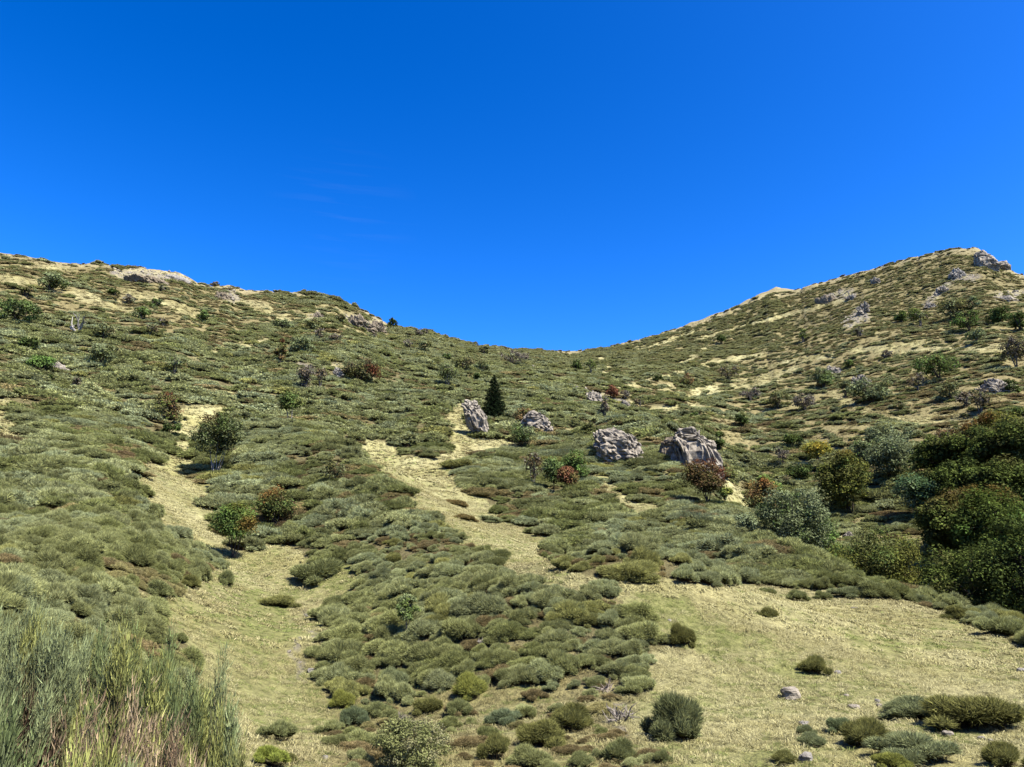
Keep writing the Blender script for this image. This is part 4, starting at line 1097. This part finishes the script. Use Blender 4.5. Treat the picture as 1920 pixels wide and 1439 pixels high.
tree('willow_tree', 'tree', 1397, 1007, 44, 40, 'small round grey-green willow alone on the broom slope', [(WILLOW, 3), (GREYG, 2)], trunks=3, cb=0.1, bark=DARKBARK)
# shrubs of the far slopes: u, v, w, h, kind, label
S = [
 (1466, 880, 28, 44, 'grey', 'upright grey shrub beside the bright yellow tree'), (1486, 842, 42, 28, 'dark', 'black-green bush above the upright grey shrub'), (1545, 730, 36, 46, 'greyg', 'round grey-green tree in front of the grey boulder'),
 (1638, 758, 80, 50, 'greyg', 'wide grey-green tree with a dark shadow below'), (1586, 748, 24, 34, 'olive', 'small thin tree beside the wide grey-green tree'), (1458, 766, 54, 30, 'olive', 'olive shrub joined to a grey shrub'), (1510, 770, 50, 32, 'grey', 'grey shrub joined to an olive shrub'),
 (1758, 714, 84, 50, 'greenthin', 'wide thin green tree with several stems'), (1722, 734, 30, 36, 'brownthin', 'brown bare little tree below the wide thin tree'), (1780, 752, 34, 34, 'olive', 'olive bush below the wide thin tree'), (1838, 774, 38, 40, 'brownthin', 'brown thin tree under the wide broken outcrop'), (1812, 762, 30, 26, 'grey', 'grey bush next to the brown thin tree'),
 (1690, 606, 26, 24, 'dark', 'dark bush below the summit scree'), (1726, 612, 38, 32, 'darkthin', 'dark thin tree below the summit scree'), (1792, 600, 52, 36, 'olive', 'wide olive tree below the summit with a black shadow'), (1822, 588, 24, 30, 'greyg', 'grey-green shrub behind the wide olive tree'), (1816, 622, 54, 34, 'greenthin', 'bright green thin tree below the wide olive tree'), (1876, 607, 38, 36, 'dark', 'dark bush tree high by the ridge end'),
 (1914, 624, 30, 36, 'dark', 'dark tree cut by the frame under the ridge end'), (1832, 642, 32, 24, 'greyg', 'small green bush on the bare straw terrace'), (1906, 692, 54, 52, 'brownthin', 'thin birch group with pale stems at the frame'), (1506, 642, 20, 24, 'darkthin', 'tiny dark tree with a pale stem in the heath'), (1612, 632, 16, 18, 'grey', 'tiny grey bush under the scree'), (1352, 645, 18, 18, 'dark', 'tiny dark tree near the crest of the heath slope'),
 (1366, 718, 40, 36, 'brownthin', 'brown thin tree in the straw streaks'), (1290, 728, 32, 28, 'redthin', 'thin reddish bush in the straw streaks'), (1310, 786, 34, 14, 'dark', 'flat dark bush above the pale cliff'), (1392, 806, 28, 28, 'dark', 'dark hollow bush on the slope above the gully'), (1408, 752, 36, 30, 'grey', 'grey twiggy bush in the middle of the far slope'), (1232, 716, 22, 14, 'dark', 'small dark bush on the straw track'),
 (1146, 748, 32, 28, 'red', 'bright red bush on the grey outcrop'), (1172, 750, 24, 20, 'grey', 'grey bush beside the bright red bush'), (1134, 787, 24, 52, 'grey', 'pale bare small tree below the bright red bush'), (1200, 764, 24, 18, 'brownthin', 'brown little bush at the end of the straw track'), (1108, 702, 20, 28, 'darkthin', 'slim dark bush below the saddle'), (1080, 698, 26, 24, 'dark', 'dark bush below the saddle'),
 (962, 684, 64, 28, 'grey', 'wide grey bush thicket under the ridge by the saddle'), (906, 664, 34, 16, 'olive', 'olive bush on the falling ridge line'), (868, 697, 52, 28, 'olive', 'olive bush above the dark multi-stemmed shrub'), (905, 700, 40, 22, 'greyg', 'low green bush next to the olive bush'), (838, 727, 48, 46, 'darkthin', 'dark multi-stemmed shrub tree above the standing rock'), (838, 680, 18, 18, 'dark', 'tiny dark round bush under the ridge'), (796, 664, 28, 24, 'olive', 'olive bush under the falling ridge'), (762, 655, 26, 18, 'grey', 'grey bush under the falling ridge'),
 (736, 614, 24, 17, 'dark', 'dark bush standing on the skyline'), (790, 632, 34, 16, 'grey', 'grey bush right at the skyline beyond the dark bush'), (685, 623, 20, 18, 'grey', 'grey bush at the foot of the tan crag'), (712, 626, 18, 16, 'grey', 'pale grey bush at the end of the tan crag'), (638, 608, 22, 20, 'olive', 'olive bush in the crag face'), (626, 642, 28, 20, 'grey', 'grey round bush below the tan crag'), (700, 636, 22, 14, 'brownthin', 'brown bush under the tan crag'),
 (530, 620, 40, 24, 'greyg', 'dark grey-green bush on the upper terrace'), (584, 622, 26, 28, 'olive', 'olive tree above the grey-green bushes'), (597, 640, 20, 26, 'grey', 'bare grey shrub below the olive tree'), (564, 664, 48, 32, 'greyg', 'wide grey-green bush with a dark base'), (524, 682, 26, 50, 'redthin', 'slim dark tree with a red top'),
 (674, 719, 76, 52, 'olivered', 'wide olive shrub with a red side beside the white rocks'), (572, 729, 38, 50, 'grey', 'bare grey shrub with pale twigs by the white rock'), (600, 726, 28, 38, 'brownthin', 'bare brown shrub by the white rock'), (895, 714, 16, 16, 'dark', 'tiny dark shrub above the spruce'),
 (32, 605, 84, 40, 'greenbush', 'dense green bush mass at the picture edge high on the slope'), (92, 543, 66, 28, 'greyg', 'wide grey-green bush high on the slope'), (48, 556, 30, 20, 'olive', 'olive bush below the wide grey-green bush'), (212, 557, 22, 16, 'dark', 'tiny dark bush in the dry upper slope'), (240, 570, 22, 18, 'grey', 'tiny grey bush in the dry upper slope'), (288, 577, 42, 18, 'greenbush', 'flat green bush in the dry upper slope'), (264, 600, 26, 24, 'greenbush', 'round green bush below the flat green bush'),
 (384, 606, 38, 22, 'greenbush', 'compact dark green bush below the tan knoll'), (56, 662, 40, 28, 'dark', 'dark round bush on the far side of the dead tree'), (190, 692, 54, 36, 'greyg', 'round grey-green bush above the shrub carpet'), (76, 700, 42, 34, 'brightbush', 'bright green shrub touching the pale layered outcrop'), (82, 716, 20, 14, 'dark', 'small dark bush below the bright green shrub'), (194, 642, 38, 34, 'olive', 'olive tree with a dark foot near the dead tree'), (206, 668, 28, 20, 'olive', 'olive bush between two rounder bushes'),
 (326, 703, 34, 32, 'darkthin', 'small airy tree with dark foot above the gully'), (281, 632, 24, 24, 'brownthin', 'brown thin bush in the middle of the slope'), (305, 612, 20, 22, 'brownthin', 'brown bare bush beside the round green bush'), (138, 733, 18, 30, 'grey', 'slim grey bare shrub'), (402, 538, 18, 10, 'grey', 'low grey bush on the skyline by the knoll'), (302, 546, 22, 12, 'grey', 'low grey bush under the rocky band'),
 (310, 795, 40, 60, 'redthin', 'dark tree with red leaves at the top of the gully'), (318, 822, 34, 30, 'dark', 'dark bush at the foot of the red-leaved tree'), (978, 798, 44, 34, 'redthin', 'dark red shrub growing on the low ribbed outcrop'), (1350, 845, 24, 36, 'dark', 'dark bush behind the pale cliff'), (1290, 985, 30, 18, 'olive', 'low olive bush in the shade of the large rowan'), (1500, 905, 44, 34, 'dark', 'dark hollow shrub in the upper gully'), (1475, 916, 40, 24, 'olive', 'olive bush in the upper gully'),
 (1740, 880, 30, 30, 'dark', 'dark bush at the upper corner of the beech wood'), (1595, 690, 20, 14, 'dark', 'small dark bush in the heath of the far slope'), (1660, 672, 26, 14, 'grey', 'small grey bush in the heath of the far slope'), (1690, 770, 22, 18, 'olive', 'small olive bush below the wide grey-green tree'), (1905, 790, 22, 28, 'dark', 'black bush at the picture edge above the wood'), (1900, 742, 30, 24, 'dark', 'dark bush beside the wide broken outcrop'),
]
KIND = {
 'grey': dict(pal=gt_, dens=0.30, twigs=0.55, trunks=4, bark=TWIG, cb=0.05), 'dark': dict(pal=[(DARK, 3), (BEECH, 1), (GREEN, 1)], dens=0.9, trunks=3, bark=DARKBARK, cb=0.05),
 'greyg': dict(pal=g1, dens=0.9, trunks=4, bark=DARKBARK, cb=0.08), 'olive': dict(pal=go_, dens=0.75, trunks=3, bark=DARKBARK, cb=0.12), 'greenthin': dict(pal=g2, dens=0.5, trunks=4, bark=DARKBARK, cb=0.2, twigs=0.15),
 'brownthin': dict(pal=[(BROWN_, 2), (OLIVE, 2), (TWIG, 1)], dens=0.35, trunks=3, bark=GREYBARK, cb=0.2, twigs=0.3), 'darkthin': dict(pal=[(BEECH, 2), (OLIVE, 1), (GREYG, 1)], dens=0.5, trunks=3, bark=GREYBARK, cb=0.25, twigs=0.15),
 'redthin': dict(pal=[(RUST, 2), (BEECH, 1), (OLIVE, 1)], dens=0.5, trunks=3, bark=DARKBARK, cb=0.12, zones=[(0, 1.0, 0.5, (.22, .075, .04))], twigs=0.2), 'red': dict(pal=[(RED, 3), (RUST, 1)], dens=0.8, trunks=3, bark=DARKBARK, cb=0.05),
 'olivered': dict(pal=go_, dens=0.8, trunks=5, bark=DARKBARK, cb=0.05, zones=[(0.8, 0.4, 0.45, (.20, .08, .045))], twigs=0.1), 'greenbush': dict(pal=[(GREEN, 2), (GREYG, 1), (BEECH, 1)], dens=0.9, trunks=3, bark=DARKBARK, cb=0.02), 'brightbush': dict(pal=[(BRT, 2), (GREEN, 2)], dens=0.9, trunks=3, bark=DARKBARK, cb=0.05),
}
for (u, v, w, h, kd, lb) in S:
    kw = dict(KIND[kd])
    istree = 'tree' in lb.split(' on ')[0].split(' beside ')[0].split(' in ')[0] and kd != 'grey' or ' tree ' in lb[:24]
    tree('small_tree' if istree else 'shrub', 'tree' if istree else 'shrub', u, v, w, h, lb, kw.pop('pal'), kw.pop('zones', ()), group=G_ if istree else 'shrubs scattered on the mountain side', leaf=4.0, **kw)

# ------------------------------------------------------------------ single broom bushes
GG, GO, GB, GYv = (.135, .165, .085), (.115, .13, .055), (.13, .165, .10), (.16, .19, .06)
for (u, v, w, h, lb, tn) in [
 (1500, 1128, 42, 23, 'round broom bush at the upper rim of the straw meadow', GG), (1548, 1126, 34, 18, 'smaller broom bush next to the round one on the meadow rim', GG), (1441, 1156, 38, 18, 'small low bush alone in the upper straw meadow', GO),
 (1537, 1265, 56, 34, 'dark bush between white stones in the middle of the meadow', GO), (1600, 1120, 60, 20, 'flat broom bush at the start of the meadow row', GB), (1652, 1122, 72, 32, 'large broom hummock in the meadow row', GG), (1735, 1133, 40, 17, 'small broom bush below the overhanging beech', GB), (1706, 1119, 22, 13, 'tiny broom bush beside the large hummock', GG),
 (1815, 1165, 60, 26, 'broom bush at the foot of the huge beech', GO), (1895, 1196, 76, 34, 'wide broom bush under the lowest beech', GG), (1282, 1212, 54, 44, 'tall rounded broom bush at the corner of the spur', GO), (1265, 1388, 118, 84, 'largest dark round bush beside the dead branches', (.10, .125, .07)),
 (1726, 1352, 106, 46, 'wide smooth grey-green bush in the meadow', GB), (1858, 1374, 160, 72, 'long broom bush at the meadow side of the frame', GO), (1528, 1402, 46, 30, 'lower bush of the twin pair', GB), (1517, 1380, 32, 24, 'upper bush of the twin pair', GB), (1476, 1434, 44, 27, 'small dark bush beside the bright white stone', GO),
 (1584, 1380, 48, 40, 'blue-green bush with a round stone below', (.12, .165, .10)), (1650, 1405, 90, 66, 'olive broom bush with twiggy middle', GO), (1735, 1432, 130, 58, 'grey-green broom bank running to the lower edge', GB), (1905, 1440, 70, 50, 'dark broom bush in the lowest corner of the meadow', GO), (1682, 1445, 60, 34, 'broom bush cut by the lower edge of the picture', GYv),
 (1162, 1432, 66, 54, 'grey-green bush below the dead branches', GG), (1246, 1433, 32, 32, 'small upright bush below the largest dark bush', GG), (1092, 1442, 46, 36, 'dark green bush at the lower edge by the straw', GG), (1012, 1402, 90, 64, 'olive bush on the near side of a bare gap', GO), (1070, 1372, 90, 62, 'big olive bush next to the dead branches', GO), (928, 1425, 56, 62, 'upright olive bush at the lower edge', GO),
 (802, 1342, 62, 42, 'rounded olive bush above the leafy shrub', GO), (945, 1362, 66, 40, 'blue-green flat bush in the tussocks', (.11, .15, .10)), (826, 1296, 60, 38, 'pale grey-green dome below the spur', (.165, .20, .125)), (738, 1300, 60, 46, 'upright grey-green bush at the lower edge of the spur', GB), (882, 1312, 62, 48, 'yellow-green bush at the lower edge of the spur', GYv), (704, 1345, 54, 36, 'grey-green bush above the erosion patch', GG),
 (598, 1090, 100, 46, 'large smooth bush alone in the grassy gully', GG), (522, 1138, 78, 22, 'flat dark bush in the grassy gully', GO), (290, 1116, 56, 27, 'rounded bush behind the tall broom', GG), (352, 1098, 40, 20, 'low bush above the grassy gully', GO), (418, 1096, 32, 28, 'small dark bush near the rowan in the gully', GG),
 (855, 948, 46, 14, 'flat brown bush on the straw path', (.12, .10, .05)), (920, 980, 62, 16, 'long grey-green cushion across the straw path', GB), (872, 976, 50, 15, 'brownish cushion across the straw path', (.125, .11, .055)), (1070, 1018, 92, 20, 'long cushion at the rim of the straw path', GB), (515, 1392, 62, 48, 'dark green bush beside the tall broom at the bottom', GG), (640, 1330, 46, 34, 'yellow-green bush in the tussocks beside the stream bed', GYv), (660, 1365, 56, 50, 'dark blue-green bush beside the erosion patch', (.09, .125, .08)), (860, 1345, 50, 44, 'small bush on the bare earth below the spur', GG), (1190, 1290, 44, 30, 'green cushion at the tip of the spur', GG),
 (500, 1436, 66, 40, 'bright yellow-green broom tuft at the bottom edge', (.16, .21, .055)), (540, 930 + 500, 30, 20, 'small dark tuft by the bright broom tuft', GO),
]:
    bush(u, v, w, h, lb, tn)
tree('leafy_shrub', 'shrub', 770, 1452, 160, 92, 'pale leafy shrub with tiny leaves at the bottom edge', [((.20, .22, .09), 3), ((.14, .16, .06), 2), ((.26, .25, .14), 1)], trunks=6, cb=0.02, bark=GREYBARK, leaf=4.2, dens=1.1, shape='bush')

# ------------------------------------------------------------------ dead wood
def dead_branches(name, u, v, w, h, label, col, nmain=7, r=None, cat='dead wood', upright=0.3, thick=1.0):
    global rng
    keep, rng = rng, np.random.default_rng(int(u + v))
    P = hit(u, v, r); d = P.length; W_, H_ = w * d / FPX, h * d / FPX
    g = Geo()
    for k in range(nmain):
        a = rng.uniform(0, 2 * math.pi)
        p = np.array([rng.uniform(-0.1, 0.1) * W_, rng.uniform(-0.1, 0.1) * W_, -0.03]); dr = np.array([math.cos(a), math.sin(a), upright * 2 + rng.uniform(0, 0.8)]); dr /= np.linalg.norm(dr)
        path = [p]
        for s in range(5):
            dr = dr + rng.normal(size=3) * 0.28; dr /= np.linalg.norm(dr)
            p = p + dr * max(W_ / 2, H_) / 5 * rng.uniform(0.7, 1.1); p[2] = max(p[2], 0.03); path.append(p.copy())
        path = np.array(path)
        t0 = thick * max(0.012, 0.0009 * d)
        g.add(*tubes(path[None], (t0 * np.linspace(1.6, 0.5, 6))[None], 5), np.array(col) * rng.uniform(0.8, 1.2))
        for s in range(5):
            q = path[rng.integers(1, 5)]
            e = q + (rng.normal(size=3) * 0.5 + dr * 0.6 + np.array([0, 0, 0.3])) * W_ * 0.16
            m = (q + e) / 2 + rng.normal(size=3) * 0.02 * W_
            g.add(*tubes(np.array([[q, m, e]]), t0 * np.array([[0.7, 0.5, 0.25]]), 4), np.array(col) * rng.uniform(0.8, 1.2))
    o = obj(name, g.mesh(name, [M_bark]), None, P)
    rng = keep
    return tag(o, label, cat)
dead_branches('dead_tree', 148, 627, 26, 44, 'bleached dead tree standing on the upper slope', (.42, .40, .37), 6, cat='tree', upright=1.6, thick=0.75)
dead_branches('dead_branches', 1165, 1352, 70, 34, 'pale dead branches lying on brown earth beside the largest bush', (.42, .38, .34), 12)
dead_branches('dead_branches', 905, 1215, 34, 18, 'small pale dead twigs sticking out of the spur broom', (.45, .41, .36), 8, upright=0.6)
dead_branches('dead_branches', 1140, 1298, 44, 22, 'dead twigs at the twiggy tip of the spur broom', (.36, .31, .27), 9)

# ------------------------------------------------------------------ the tall broom at the camera's feet
M_stem = foliage_mat('broom_stem_near', 'Col', spread=0.45, transl=0.06)
def tall_broom(u, r, vtop, wpx, label, pal, seed, stems=260, lean=(0, 0), dead=0.0, shoots=112, inner=0.64):
    """a broom bush: bare stems fan out from the root and break up into sheaves of fine green shoots in a rounded head"""
    global rng
    keep, rng = rng, np.random.default_rng(seed)
    th, te = pix_ray(u, vtop)
    x, y = r * math.sin(th), r * math.cos(th)
    zg = float(ground_z(np.array([x]), np.array([y]))[0])
    H_ = float(te) * r - zg; W_ = wpx * r / FPX
    root = tag(bpy.data.objects.new('tall_broom', None), label, 'broom', 'tall broom bushes at the viewpoint')
    COL.objects.link(root); root.location = (x, y, zg)
    n_ = stems
    # stems stand in sheaves, with gaps between the sheaves
    nsh = 28
    sa = np.arange(nsh) * 2.39996 + seed; sq = np.sqrt((np.arange(nsh) + 0.5) / nsh)
    sx, sy = np.cos(sa) * sq + rng.normal(size=nsh) * 0.07, np.sin(sa) * sq + rng.normal(size=nsh) * 0.07
    shh = rng.uniform(0.84, 1.05, nsh); shl = rng.normal(size=(nsh, 2)) * 0.05
    sh = rng.integers(0, nsh, n_)
    off = rng.normal(size=(n_, 2)) * 0.052
    tx, ty = sx[sh] + off[:, 0], sy[sh] + off[:, 1]
    q = np.hypot(tx, ty); oq = np.hypot(off[:, 0], off[:, 1])
    base = np.c_[tx * 0.12 * W_, ty * 0.12 * W_, np.full(n_, -0.05)]
    ht = H_ * (0.97 - 0.38 * np.clip(q, 0, 1.2) ** 2.2) * shh[sh] * (1 - 0.9 * oq) * (1 + rng.normal(size=n_) * 0.04)
    tip = np.c_[tx * 0.46 * W_ + (lean[0] + shl[sh, 0]) * H_, ty * 0.46 * W_ + (lean[1] + shl[sh, 1]) * H_, ht]
    t = np.linspace(0, 1, 6)[None, :, None]
    ctrl_ = base * 0.35 + tip * 0.65; ctrl_[:, 2] = tip[:, 2] * 0.30
    path = base[:, None] * (1 - t) ** 2 + 2 * ctrl_[:, None] * t * (1 - t) + tip[:, None] * t * t
    path = path + rng.normal(size=path.shape) * 0.012
    pc = np.array([p[0] for p in pal]); pw = np.array([p[1] for p in pal], float); pw /= pw.sum()
    # a sheaf shares its colour
    kc = pc[rng.choice(len(pal), nsh, p=pw)] * rng.uniform(0.75, 1.2, (nsh, 1))
    col = kc[sh] * rng.uniform(0.85, 1.15, (n_, 1))
    isdead = (rng.uniform(0, 1, nsh) < dead)[sh]
    col[isdead] = np.array([0.62, 0.48, 0.31]) * rng.uniform(0.5, 1.35, (isdead.sum(), 1))
    wood = np.where(isdead[:, None], col * 0.9, np.array([0.115, 0.08, 0.055]) * rng.uniform(0.6, 1.4, (n_, 1)))
    rad = np.linspace(0.008, 0.0028, 6)[None] * rng.uniform(0.8, 1.3, (n_, 1))
    gw = Geo()
    v, f = tubes(path[:, :5], rad[:, :5], 4)
    gw.add(v, f, np.repeat(wood, 20, axis=0))
    # bare side twigs low inside the bush
    m = n_ * 6
    si = rng.integers(0, n_, m); kk = rng.integers(1, 4, m)
    dd = path[si, kk + 1] - path[si, kk]; dd /= np.linalg.norm(dd, axis=1, keepdims=True)
    vv, ff = blades(path[si, kk], dd + rng.normal(size=dd.shape) * 0.55, rng.uniform(0.08, 0.25, m), 0.007)
    gw.add(vv, ff, np.repeat(wood[si] * 1.3, 3, axis=0))
    obj('old_wood', gw.mesh('old_wood', [M_stem]), root)
    # shoots
    per = 7; nb_ = max(1, shoots // per)
    si = np.repeat(np.arange(n_), nb_ * per)
    s = np.repeat(inner + (0.98 - inner) * rng.uniform(0, 1, n_ * nb_) ** 0.75, per) + rng.normal(size=n_ * nb_ * per) * 0.03
    s = np.clip(s, 0.2, 0.999)
    k = np.minimum((s * 5).astype(int), 4); fr = (s * 5 - k)[:, None]
    p0 = path[si, k] * (1 - fr) + path[si, k + 1] * fr
    ax = path[si, k + 1] - path[si, k]; ax /= np.linalg.norm(ax, axis=1, keepdims=True)
    twig = np.repeat(rng.normal(size=(n_ * nb_, 3)) * 0.30, per, axis=0)
    p0 = p0 + twig * 0.05 + rng.normal(size=p0.shape) * 0.012
    dr = ax * 0.9 + np.array([0, 0, 0.7]) + twig + rng.normal(size=ax.shape) * 0.16
    L_ = rng.uniform(0.03, 0.10, len(s)) * (1.15 - 0.25 * s)
    v, f = blades(p0, dr, L_, 0.0056 * rng.uniform(0.7, 1.3, len(s)))
    cc = (0.85 * col[si] + 0.15 * pc[rng.choice(len(pal), len(s), p=pw)]) * rng.uniform(0.65, 1.4, (len(s), 1))
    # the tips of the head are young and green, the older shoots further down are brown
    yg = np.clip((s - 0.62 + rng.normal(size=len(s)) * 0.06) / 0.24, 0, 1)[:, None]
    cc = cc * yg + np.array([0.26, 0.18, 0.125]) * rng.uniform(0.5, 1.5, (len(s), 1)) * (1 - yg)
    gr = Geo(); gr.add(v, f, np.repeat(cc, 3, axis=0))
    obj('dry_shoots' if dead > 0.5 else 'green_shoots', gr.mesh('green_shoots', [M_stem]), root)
    rng = keep
BG, BY, BD, BBR = (.35, .42, .21), (.43, .46, .15), (.22, .29, .12), (.36, .26, .17)
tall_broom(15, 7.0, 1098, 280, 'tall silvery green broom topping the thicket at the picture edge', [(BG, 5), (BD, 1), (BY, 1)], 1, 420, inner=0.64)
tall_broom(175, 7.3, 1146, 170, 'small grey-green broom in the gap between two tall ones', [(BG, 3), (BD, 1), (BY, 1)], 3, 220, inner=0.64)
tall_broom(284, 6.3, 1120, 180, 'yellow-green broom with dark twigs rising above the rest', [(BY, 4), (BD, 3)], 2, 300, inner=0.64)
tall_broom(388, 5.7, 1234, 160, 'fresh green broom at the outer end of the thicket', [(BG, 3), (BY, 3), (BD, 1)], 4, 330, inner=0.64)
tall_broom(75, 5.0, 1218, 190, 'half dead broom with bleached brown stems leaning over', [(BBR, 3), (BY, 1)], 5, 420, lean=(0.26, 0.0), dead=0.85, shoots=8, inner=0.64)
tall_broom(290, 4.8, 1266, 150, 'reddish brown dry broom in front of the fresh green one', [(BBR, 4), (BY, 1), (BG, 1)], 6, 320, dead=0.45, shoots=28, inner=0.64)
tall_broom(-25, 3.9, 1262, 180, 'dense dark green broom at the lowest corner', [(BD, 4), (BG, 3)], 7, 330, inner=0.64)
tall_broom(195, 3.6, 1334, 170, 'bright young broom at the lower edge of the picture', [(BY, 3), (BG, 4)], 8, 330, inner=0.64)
dead_branches('dead_branches', 405, 1432, 90, 60, 'grey dead branches under the fresh green broom', (.34, .31, .29), 9, r=5.2, upright=0.5)
